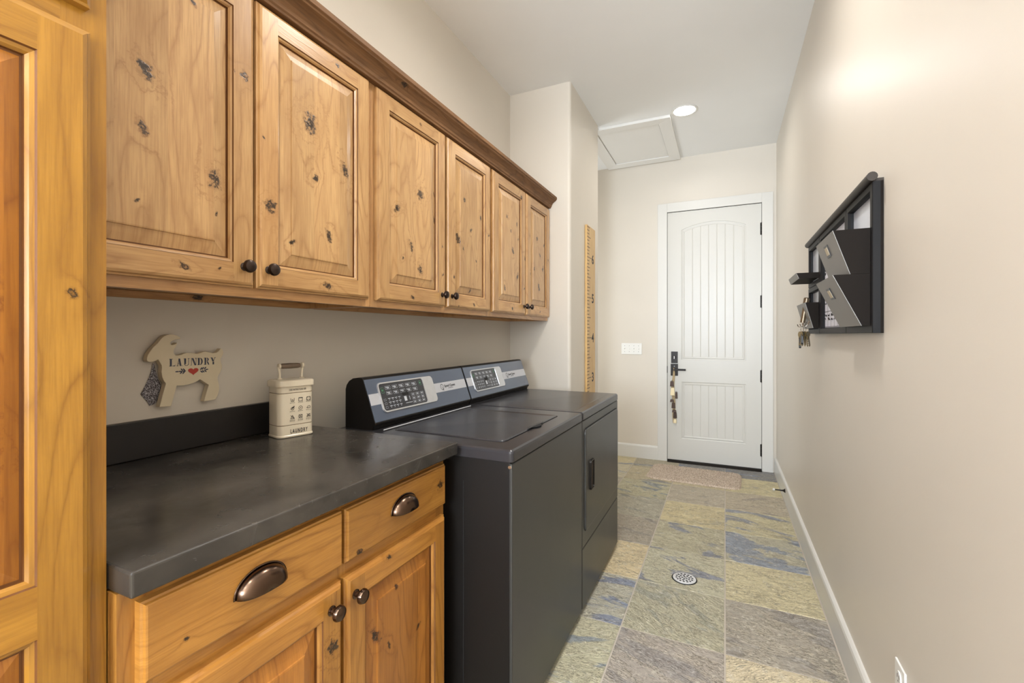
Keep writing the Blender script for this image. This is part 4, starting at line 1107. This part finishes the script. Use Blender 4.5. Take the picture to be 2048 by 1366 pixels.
def scrub_cloth():
    pix = [(185, 402), (200, 402), (215, 470), (240, 560), (272, 630), (276, 660), (250, 740), (235, 800), (205, 830), (150, 850), (140, 822), (105, 780), (58, 728), (80, 690), (120, 610), (150, 540), (175, 470)]
    f = lambda x, y, xx: from_px(270 + x / 5.2513, 650 + y / 5.25, xx)
    o = MB(); m = len(pix)
    base = [f(x, y, XL + 0.002) for x, y in pix]
    cx, cy = 172, 690
    rs = [base]
    for k, e in ((0.96, 0.004), (0.75, 0.0058), (0.45, 0.0065), (0.18, 0.007)):
        r = random.Random(int(k * 100)); rs.append([f(cx + (x - cx) * k, cy + (y - cy) * k, XL + e + r.uniform(-0.001, 0.001)) for x, y in pix])
    o.rings(rs, True, True, True)
    mt, nt, b = new_mat('grey_speckled_knit')
    tc = N(nt, 'ShaderNodeTexCoord').outputs['Object']; n_ = noise(nt, tc, 330.0, 4, 0.7)
    nt.links.new(ramp(nt, n_, [(0.42, lin(66, 62, 66)), (0.50, lin(126, 122, 128)), (0.60, lin(206, 204, 210))]), b.inputs['Base Color']); b.inputs['Roughness'].default_value = 0.7
    bump(nt, b, n_, 0.8, 0.003)
    ob = o.build('hanging_cloth', mt)
    recenter(ob, base[9]); tag(ob, 'grey speckled cloth hanging on the wall under the goat sign\'s chin', 'cloth')
scrub_cloth()

# ------------------------------------------------------------------ laundry canister
def canister():
    Mc = plain('cream_enamel', lin(226, 214, 190), 0.24, nscale=6, namt=0.02, coat=0.3)
    Mh = plain('taupe_wood_grip', lin(120, 102, 84), 0.45, nscale=40, namt=0.15)
    cx, cy, z0 = -1.288, 1.052, 0.9142
    a = math.radians(-14)
    R = Vector((-math.sin(a) * -1 * -1, math.cos(a), 0)); R = Vector((math.sin(-a), math.cos(-a), 0)); F_ = Vector((math.cos(-a), -math.sin(-a), 0))
    t = thing('laundry_canister', 'cream metal canister reading LAUNDRY with bar handle on the countertop', 'canister', (cx, cy, z0))
    hw, hd = 0.0530, 0.0390
    K = 1.09
    Pt = lambda u, d, z: Vector((cx, cy, z0 + z * 1.05)) + R * u * K + F_ * d * K
    def rr(hw_, hd_, r, z): return [Pt(q[1], q[0], z) for q in rrect(-hd_, hd_, -hw_, hw_, r, 7)]
    m = MB()
    prof = [(-0.001, 0.0), (0.001, 0.002), (0.001, 0.006), (-0.0005, 0.008), (-0.0005, 0.0355), (-0.0014, 0.0362), (-0.0014, 0.0378), (-0.0005, 0.0385), (-0.0005, 0.1325), (-0.0014, 0.1332), (-0.0014, 0.1348), (-0.0005, 0.1355), (-0.0005, 0.156)]
    m.rings([rr(hw + i, hd + i, 0.018, z) for i, z in prof], True, True, False)
    m.build('body', Mc, t)
    for z in (0.037, 0.134):
        g = MB(); g.rings([rr(hw - 0.0011, hd - 0.0011, 0.0172, z - 0.0007), rr(hw - 0.0011, hd - 0.0011, 0.0172, z + 0.0007)], True); g.build('groove', plain('groove_brown', lin(120, 98, 72), 0.6) if z < .1 else bpy.data.materials['groove_brown'], t)
    l = MB()
    prof = [(0.0002, 0.155), (0.0035, 0.1545), (0.0035, 0.168), (0.0025, 0.1715), (-0.001, 0.1735), (-0.006, 0.1742), (-0.03, 0.1750)]
    l.rings([rr(hw + i, hd + i, 0.019 if i > -0.01 else 0.006, z) for i, z in prof], True, True, True)
    lid = l.build('lid', Mc, t)
    for sgn in (-1, 1):
        h = MB(); h.lathe(Pt(sgn * 0.033, 0, 0.1745), (0, 0, 1), [(0.0085, 0), (0.0085, 0.0015), (0.004, 0.004)], 16)
        h.tube([Pt(sgn * 0.033, 0, 0.176), Pt(sgn * 0.033, 0, 0.190), Pt(sgn * 0.0345, 0, 0.203), Pt(sgn * 0.036, 0, 0.212)], [0.0042, 0.0034, 0.0038, 0.0050], 12)
        h.lathe(Pt(sgn * 0.0315, 0, 0.2145), R * sgn, [(0.0088, 0), (0.0095, 0.002), (0.0088, 0.006), (0.003, 0.007)], 18)
        h.build('handle_bracket', Mc, lid)
    h = MB(); h.lathe(Pt(-0.032, 0, 0.2145), R, [(0.0070, 0), (0.0085, 0.008), (0.0092, 0.032), (0.0085, 0.056), (0.0070, 0.064)], 20); h.build('handle_grip', Mh, lid)
    o = 0.0009
    ux = -0.036
    text('lettering', 'LAUNDRY', Pt(-0.020, hd + o, 0.0125), R, (0, 0, 1), 0.0185, M_ink, t, sx=0.50, space=1.45, bold=0.0003)
    text('lettering', 'CARE INSTRUCTIONS FOR', Pt(-0.024, hd + o, 0.1415), R, (0, 0, 1), 0.0085, M_ink, t, sx=0.50, space=1.1)
    ic = MB()
    def seg(p, q, w=0.0006):
        p = Vector((p[0], p[1], 0)); q = Vector((q[0], q[1], 0)); d = (q - p).normalized() * w; n_ = Vector((-d.y, d.x, 0))
        ic.face([Pt(v.x, hd + o, v.y) for v in (p - n_, q - n_, q + n_, p + n_)])
    def poly(ps, close=True):
        for a_, b_ in zip(ps, ps[1:] + (ps[:1] if close else [])): seg(a_, b_)
    def circ(x, y, r, n=14): poly([(x + r * math.cos(2 * PI * i / n), y + r * math.sin(2 * PI * i / n)) for i in range(n)])
    gx = [-0.014, 0.010, 0.034]; gz = [0.113, 0.087, 0.061]
    s = 0.0055
    for i, x in enumerate(gx):
        for j, z in enumerate(gz):
            k = i + 3 * j
            if k == 0: poly([(x - s, z + s), (x - s * .7, z - s * .8), (x + s * .7, z - s * .8), (x + s, z + s)], False); circ(x, z, .0012, 6)
            elif k == 1: poly([(x - s, z - s), (x + s, z - s), (x + s, z + s), (x - s, z + s)]); seg((x - s, z + s * .7), (x + s, z + s * .7))
            elif k == 2: circ(x, z, s); poly([(x - s, z - s), (x + s, z - s), (x + s, z + s), (x - s, z + s)])
            elif k == 3: circ(x, z, s * .8); seg((x - s * .4, z), (x + s, z + s * 1.2), 0.0014)
            elif k == 4: circ(x, z, s); circ(x, z, .0010, 6)
            elif k == 5: poly([(x - s, z - s * .6), (x + s, z - s * .6), (x + s * .7, z + s * .6), (x - s * .2, z + s * .6)])
            elif k == 6: poly([(x, z + s), (x + s, z - s * .8), (x - s, z - s * .8)]); seg((x - s, z + s), (x + s, z - s))
            elif k == 7: circ(x, z, s); seg((x - s, z - s), (x + s, z + s)); seg((x - s, z + s), (x + s, z - s))
            else: poly([(x - s, z - s * .6), (x + s, z - s * .6), (x + s * .7, z + s * .6), (x - s * .2, z + s * .6)]); seg((x - s, z - s), (x + s, z + s)); seg((x - s, z + s), (x + s, z - s))
            for r_ in range(2 if j == 2 else 1):
                zz = z - s - 0.0035 - r_ * 0.0032
                for q in range(4): seg((x - 0.0075 + q * 0.004, zz), (x - 0.0052 + q * 0.004, zz), 0.0007)
    ic.build('care_symbols', M_ink, t)
canister()

# ------------------------------------------------------------------ growth ruler
def ruler():
    xw = -0.955; y0, y1, z0, z1 = 3.345, 3.578, 0.55, 2.070
    # the board stands proud of the wall
    m = MB(); m.box((xw + 0.0008, y0, z0), (xw + 0.019, y1, z1), 2, nb())
    t = thing('growth_ruler', 'tall pine growth-chart ruler board on the pilaster wall behind the dryer', 'wall ruler', (xw, (y0 + y1) / 2, z0))
    wd = wood('pine_board', light=(226, 190, 126), dark=(196, 146, 84), auto=0.35, rough=0.5)
    m.build('board', wd, t, bevel=0.003)
    k = MB(); xx = xw + 0.0194
    inch = 0.0254
    n0 = int(z0 / inch) + 1
    for i in range(n0, int(z1 / inch) + 1):
        z = i * inch
        ln = 0.120 if i % 12 == 0 else (0.095 if i % 6 == 0 else (0.075 if i % 3 == 0 else 0.055))
        k.box((xx - 0.0006, y0 + 0.002, z - 0.0022), (xx, y0 + 0.002 + ln, z + 0.0022))
    k.build('tick_marks', M_ink, t)
    for ft in (3, 4, 5, 6):
        text('numeral', str(ft), (xx, y0 + 0.128, ft * 0.3048 - 0.034), (0, 1, 0), (0, 0, 1), 0.098, M_ink, t, bold=0.0022, sx=1.25)
ruler()

# ------------------------------------------------------------------ rug and floor drain
def rug():
    cx, cy, w, d, rot = -0.250, 4.315, 0.75, 0.47, math.radians(-2.5)
    nx, ny = 190, 120; rr_ = random.Random(4)
    bm = bmesh.new(); g = {}
    rad = 0.07
    for i in range(nx + 1):
        for j in range(ny + 1):
            x = -w / 2 + w * i / nx; y = -d / 2 + d * j / ny
            qx, qy = max(0, abs(x) - (w / 2 - rad)), max(0, abs(y) - (d / 2 - rad))
            dd = math.hypot(qx, qy)
            if dd > rad:
                s = rad / dd; x = math.copysign(w / 2 - rad + qx * s, x) if qx else x; y = math.copysign(d / 2 - rad + qy * s, y) if qy else y
            edge = min(1.0, max(0.0, (rad - min(dd, rad)) / 0.012)) if (qx or qy) else 1.0
            edge = min(edge, 1.0)
            z = 0.003 + edge * (0.009 + rr_.uniform(-0.003, 0.004))
            X = cx + x * math.cos(rot) - y * math.sin(rot); Y = cy + x * math.sin(rot) + y * math.cos(rot)
            g[i, j] = bm.verts.new((X + rr_.uniform(-.0008, .0008), Y + rr_.uniform(-.0008, .0008), z))
    for i in range(nx):
        for j in range(ny): bm.faces.new((g[i, j], g[i + 1, j], g[i + 1, j + 1], g[i, j + 1])).smooth = True
    rim = [g[i, 0] for i in range(nx + 1)] + [g[nx, j] for j in range(1, ny + 1)] + [g[i, ny] for i in range(nx - 1, -1, -1)] + [g[0, j] for j in range(ny - 1, 0, -1)]
    low = [bm.verts.new((v.co.x, v.co.y, 0.0004)) for v in rim]
    for i in range(len(rim)):
        j = (i + 1) % len(rim); bm.faces.new((rim[i], low[i], low[j], rim[j]))
    bm.faces.new(list(reversed(low)))
    bmesh.ops.remove_doubles(bm, verts=bm.verts, dist=1e-5)
    me = bpy.data.meshes.new('door_mat'); bm.to_mesh(me); bm.free()
    mt, nt, b = new_mat('pinkish_chenille')
    tc = N(nt, 'ShaderNodeTexCoord').outputs['Object']
    vo = N(nt, 'ShaderNodeTexVoronoi'); nt.links.new(tc, vo.inputs['Vector']); vo.inputs['Scale'].default_value = 130.0
    nn = noise(nt, tc, 90.0, 4, 0.7)
    c = mix(nt, ramp(nt, nn, [(0.35, 0.0), (0.65, 1.0)]), lin(190, 168, 146), lin(228, 212, 194))
    c = mix(nt, ramp(nt, vo.outputs['Distance'], [(0.45, 0.0), (0.9, 0.55)]), c, lin(110, 82, 62))
    nt.links.new(c, b.inputs['Base Color']); b.inputs['Roughness'].default_value = 0.9
    inv = math_(nt, 'SUBTRACT', 1.0, vo.outputs['Distance']); bump(nt, b, inv, 0.9, 0.006)
    me.materials.append(mt)
    o = bpy.data.objects.new('door_mat', me); COL.objects.link(o)
    recenter(o, (cx, cy, 0)); tag(o, 'beige pink looped mat on the slate before the white door', 'rug')
rug()
def drain():
    cx, cy = -0.1875, 2.481
    t = thing('floor_drain', 'round white-metal floor drain grate set in the slate tiles', 'drain', (cx, cy, 0.0002))
    R_ = 0.0555
    m = MB(); m.lathe((cx, cy, 0.0002), (0, 0, 1), [(R_ + 0.006, 0), (R_ + 0.004, 0.0015)], 40); m.build('collar', M_dark, t)
    m = MB(); m.lathe((cx, cy, 0.0016), (0, 0, 1), [(R_, 0), (R_, 0.0018), (R_ - 0.002, 0.0028), (0.0005, 0.0028)], 40); g = m.build('grate', plain('bright_steel', lin(226, 226, 228), 0.3, 0.35), t)
    h = MB(); n = 0
    for ring_, k in ((0.010, 4), (0.024, 9), (0.038, 14)):
        for i in range(k):
            a = 2 * PI * (i + 0.5 * (ring_ > 0.02)) / k; x = cx + ring_ * math.cos(a); y = cy + ring_ * math.sin(a)
            da = 0.0042
            p = []
            for dr, dt in ((-0.0048, -da), (-0.0048, da), (0.0048, da * 1.25), (0.0048, -da * 1.25)):
                p.append((x + dr * math.cos(a) - dt * math.sin(a), y + dr * math.sin(a) + dt * math.cos(a), 0.00455))
            h.face(p)
    h.build('hole', M_dark, g)
drain()

# ------------------------------------------------------------------ wall organizer on the right wall
def organizer():
    Mf = plain('charcoal_metal', lin(30, 29, 29), 0.45, 0.0, namt=0.03, spec=0.12)
    Mp = plain('black_pocket', lin(28, 23, 19), 0.6, 0.0, namt=0.03, spec=0.08)
    Mg = plain('lit_front_grey', lin(134, 132, 128), 0.42, 0.25, namt=0.02)  # black metal; light on the fronts is put into this grey
    Mw = plain('whiteboard', lin(206, 210, 220), 0.2, namt=0.01); Mpap = plain('paper_white', lin(232, 234, 246), 0.6, namt=0.01)
    y0, ya, yb, y1 = 1.665, 1.985, 2.495, 2.800
    z0, z1 = 1.246, 1.692
    xb, xf = XR - 0.008, XR - 0.028
    t = thing('wall_organizer', 'dark wall organizer with mail pockets, calendar and shelf on the right wall', 'organizer', (XR, (y0 + y1) / 2, z0))
    bk = MB(); bk.box((xb, y0, z0), (XR - 0.0006, y1, z1)); bk.build('backing', Mp, t, bevel=0.001)
    def frame(a, b, za, zb, w=0.026, name='frame'):
        f = MB()
        prof = [(0, 0.0), (0, 0.018), (0.002, 0.020), (w - 0.004, 0.020), (w, 0.012), (w, 0.002)]
        rs = [[Vector((xb - d, y, z)) for y, z in ((a + i, za + i), (b - i, za + i), (b - i, zb - i), (a + i, zb - i))] for i, d in prof]
        f.rings(rs, True, smooth=False)
        return f.build(name, Mf, t)
    def board(a, b, za, zb, mat, name):
        f = MB(); f.box((xb - 0.003, a, za), (xb - 0.0002, b, zb)); return f.build(name, mat, t)
    frame(y0, ya - 0.001, z0, z1); board(y0 + 0.026, ya - 0.027, z0 + 0.026, z1 - 0.026, Mw, 'whiteboard')
    frame(ya + 0.001, yb - 0.001, z0, z1)
    cal = board(ya + 0.027, yb - 0.027, z0 + 0.026, z1 - 0.026, Mpap, 'calendar')
    frame(yb + 0.001, y1, z0, 1.478); frame(yb + 0.001, y1, 1.480, z1)
    board(yb + 0.027, y1 - 0.026, z0 + 0.026, 1.452, Mw, 'whiteboard'); board(yb + 0.027, y1 - 0.026, 1.506, z1 - 0.026, Mw, 'whiteboard')
    # calendar lines and handwriting
    ln = MB(); xc = xb - 0.0034
    ca, cb, c0, c1 = ya + 0.030, yb - 0.030, z0 + 0.030, z1 - 0.030
    for i in range(8):
        y = ca + (cb - ca) * i / 7; ln.box((xc - 0.0003, y - 0.0008, c0), (xc, y + 0.0008, c1 - 0.05))
    for j in range(6):
        z = c0 + (c1 - 0.05 - c0) * j / 5; ln.box((xc - 0.0003, ca, z - 0.0008), (xc, cb, z + 0.0008))
    r = random.Random(11)
    for i in range(7):
        for j in range(5):
            for k in range(r.choice([0, 1, 2, 2])):
                yy = cb - (cb - ca) * (i + 0.12) / 7; zz = c0 + (c1 - 0.05 - c0) * (j + 0.75 - 0.24 * k) / 5
                path = [(xc - 0.0008, yy - q * 0.0042, zz + r.uniform(-0.006, 0.006)) for q in range(r.randint(5, 11))]
                ln.tube(path, 0.0009, 4)
    ln.build('handwriting', M_ink, cal)
    # top rail
    m = MB(); m.tube([(xf - 0.002, y0 - 0.010, z1 + 0.012), (xf - 0.002, y1 + 0.002, z1 + 0.012)], 0.0135, 16); m.box((xf - 0.004, y0, z1), (XR - 0.0006, y1, z1 + 0.008))
    m.build('top_rail', M_bronze if False else plain('rail_dark_bronze', lin(56, 49, 42), 0.45, 0.0, spec=0.25), t)
    # mail pockets: deep slanted fronts
    def pocket(a, b, zb_, zt, dt, db, nm='mail_pocket', lab=True, mat=Mg):
        th = 0.0015; xo = xf
        p = MB()
        # sides
        p.box((xo - db, a + th, zb_), (xo, b - th, zb_ + th)); pk = p.build(nm, Mp, t)
        for y in (a, b - th):
            p = MB(); p.prism([(zb_, xo), (zt, xo), (zt, xo - dt), (zb_, xo - db)], 1, y, y + th, mi=0); p.build('side', Mp, pk)
        f = MB()
        f.face([(xo - dt - 0.0005, a, zt), (xo - db - 0.0005, a, zb_), (xo - db - 0.0005, b, zb_), (xo - dt - 0.0005, b, zt)])
        fr = f.build('front', mat, pk, solid=0.0018)
        if lab:
            cy = a + (b - a) * 0.52; w = 0.30
            c0_ = Vector((xo - dt, cy, zt)); c1_ = Vector((xo - db, cy, zb_)); dv = (c1_ - c0_); n_ = Vector((dv.z, 0, -dv.x)).normalized()
            if n_.x > 0: n_ = -n_
            cc = c0_ + dv * w; u = dv.normalized()
            for nm2, hw, hh, e0, e1, mt in (('label_holder', 0.026, 0.020, 0.001, 0.004, M_black), ('label_card', 0.019, 0.013, 0.0035, 0.0048, plain('label_ivory', lin(214, 202, 176), 0.6))):
                q = MB(); r0 = [cc + Vector((0, sy * hw, 0)) + u * (sz * hh) + n_ * e0 for sy, sz in ((-1, -1), (1, -1), (1, 1), (-1, 1))]; r1 = [v + n_ * (e1 - e0) for v in r0]
                q.rings([r0, r1], True, True, True, smooth=False); q.build(nm2, mt, pk)
        return pk
    pocket(y0 + 0.022, ya - 0.020, 1.4245, 1.560, 0.092, 0.048)
    pocket(y0 + 0.022, ya - 0.020, 1.268, 1.424, 0.092, 0.020)
    pocket(yb + 0.02, y1 - 0.012, 1.272, 1.392, 0.052, 0.020, 'key_pocket', False)
    # shelf tray
    s = MB(); sy0, sy1 = yb + 0.012, y1 - 0.004
    s.box((xf - 0.078, sy0, 1.504), (xf, sy1, 1.505)); sh = s.build('shelf_tray', Mp, t)
    for y in (sy0, sy1 - 0.0015):
        s = MB(); s.prism([(1.505, xf), (1.530, xf), (1.530, xf - 0.088), (1.505, xf - 0.078)], 1, y, y + 0.0015); s.build('side', Mp, sh)
    s = MB(); s.face([(xf - 0.0785, sy0, 1.504), (xf - 0.0885, sy0, 1.531), (xf - 0.0885, sy1, 1.531), (xf - 0.0785, sy1, 1.504)])
    s.build('tray_lip', Mg, sh, solid=0.0015)
    for i in range(3):
        y = yb + 0.06 + i * 0.085
        h = MB(); pts = [(xf - 0.030, y, 1.305), (xf - 0.036, y, 1.290), (xf - 0.044, y, 1.280), (xf - 0.054, y, 1.282), (xf - 0.058, y, 1.294)]
        h.tube(pts, 0.0022, 8); h.build('hook', M_chrome, t)
    return xf, yb
xf_, yb_ = organizer()

def keys(idx, y, lab):
    x = xf_ - 0.049; z = 1.279; r = random.Random(20 + idx)
    t = thing('key_bunch', lab, 'keys', (x, y, 1.14), 'keys on the organizer hooks')
    m = MB(); R_ = 0.014
    m.tube([(x + R_ * math.sin(a) * 0.5, y + R_ * math.sin(a), z - R_ + 0.004 + R_ * math.cos(a)) for a in [2 * PI * i / 20 for i in range(20)]], 0.0011, 6, closed=True)
    m.build('ring', M_chrome, t)
    steel = plain('key_steel', lin(176, 170, 156), 0.25, 0.9) if idx == 0 else bpy.data.materials['key_steel']
    brass = plain('key_brass', lin(150, 132, 92), 0.3, 0.9) if idx == 0 else bpy.data.materials['key_brass']
    fob = plain('black_fob', lin(28, 28, 28), 0.35) if idx == 0 else bpy.data.materials['black_fob']
    for k in range(6):
        a = r.uniform(-0.45, 0.45); d = Vector((0.10 * (k - 1.5) * 0.3, math.sin(a), -math.cos(a))).normalized(); e = Vector((0, d.z, -d.y)).normalized()
        e = (e + Vector((r.uniform(-0.8, 0.8), 0, 0))).normalized(); n_ = d.cross(e).normalized()
        o = Vector((x + (k - 2.5) * 0.0045, y, z - 2 * R_ + 0.006))
        out = [(0.0095 * math.cos(b), 0.009 - 0.009 * math.sin(b)) for b in [PI * i / 8 * 1.0 + 0 for i in range(9)]]
        prof = [(-p[0], p[1]) for p in out][::-1]
        prof = [(0.0095 * math.sin(b), 0.010 - 0.0095 * math.cos(b)) for b in [2 * PI * i / 12 + 0.55 - PI + 0 for i in range(0)]]
        circ = [(0.0095 * math.sin(b), 0.0095 - 0.0095 * math.cos(b)) for b in [-PI * 0.80 + 1.6 * PI * i / 12 for i in range(13)]]
        blade = [(0.004, 0.020), (0.004, 0.050), (0.0, 0.054), (-0.0035, 0.050), (-0.0015, 0.046), (-0.0035, 0.043), (-0.001, 0.039), (-0.0035, 0.035), (-0.002, 0.031), (-0.004, 0.027), (-0.004, 0.020)]
        pl = circ + blade
        q = MB(); r0 = [o + e * u * 1.3 + d * w * 1.35 - n_ * 0.001 for u, w in pl]; r1 = [v + n_ * 0.002 for v in r0]
        q.rings([r0, r1], True, True, True, smooth=False); q.build('key', steel if k % 2 else brass, t)
    q = MB(); r0 = rrect(-0.012, 0.012, -0.024, 0.024, 0.008, 4)
    zc = z - 2 * R_ - 0.030 - 0.02 * (idx == 1)
    q.rings([[Vector((x - 0.010 - e, y + 0.012 - 0.024 * idx + u, zc + w)) for u, w in rrect(-0.012 + i, 0.012 - i, -0.026 + i, 0.026 - i, 0.008, 4)] for i, e in ((0.001, -0.004), (0, -0.003), (0, 0.003), (0.001, 0.004))], True, True, True, smooth=False)
    q.build('fob', fob, t)
keys(0, yb_ + 0.060, 'bunch of metal keys and black fob hanging from the organizer hook nearest the calendar')
keys(1, yb_ + 0.145, 'bunch of keys with black fob hanging from the organizer\'s middle hook')
# small things standing in the key pocket
m = MB()
m.lathe((xf_ - 0.050, yb_ + 0.12, 1.30), (0.15, 0, 1), [(0.011, 0), (0.011, 0.090), (0.013, 0.092), (0.013, 0.118), (0.009, 0.122)], 16)
o = m.build('small_flashlight', plain('bronze_tube', lin(120, 104, 84), 0.3, 0.6)); recenter(o, (xf_ - 0.050, yb_ + 0.12, 1.30)); tag(o, 'small bronze-coloured capped tube standing in the organizer\'s small pocket', 'tube')
m = MB(); m.prism([(1.30, yb_ + 0.055), (1.300, yb_ + 0.078), (1.418, yb_ + 0.090), (1.424, yb_ + 0.078), (1.400, yb_ + 0.055)], 0, xf_ - 0.038, xf_ - 0.036)
o = m.build('grey_tag', plain('grey_tag_card', lin(176, 176, 172), 0.5)); recenter(o, (xf_ - 0.037, yb_ + 0.066, 1.30)); tag(o, 'pale grey tag sticking out of the organizer\'s small pocket beside the tube', 'tag')
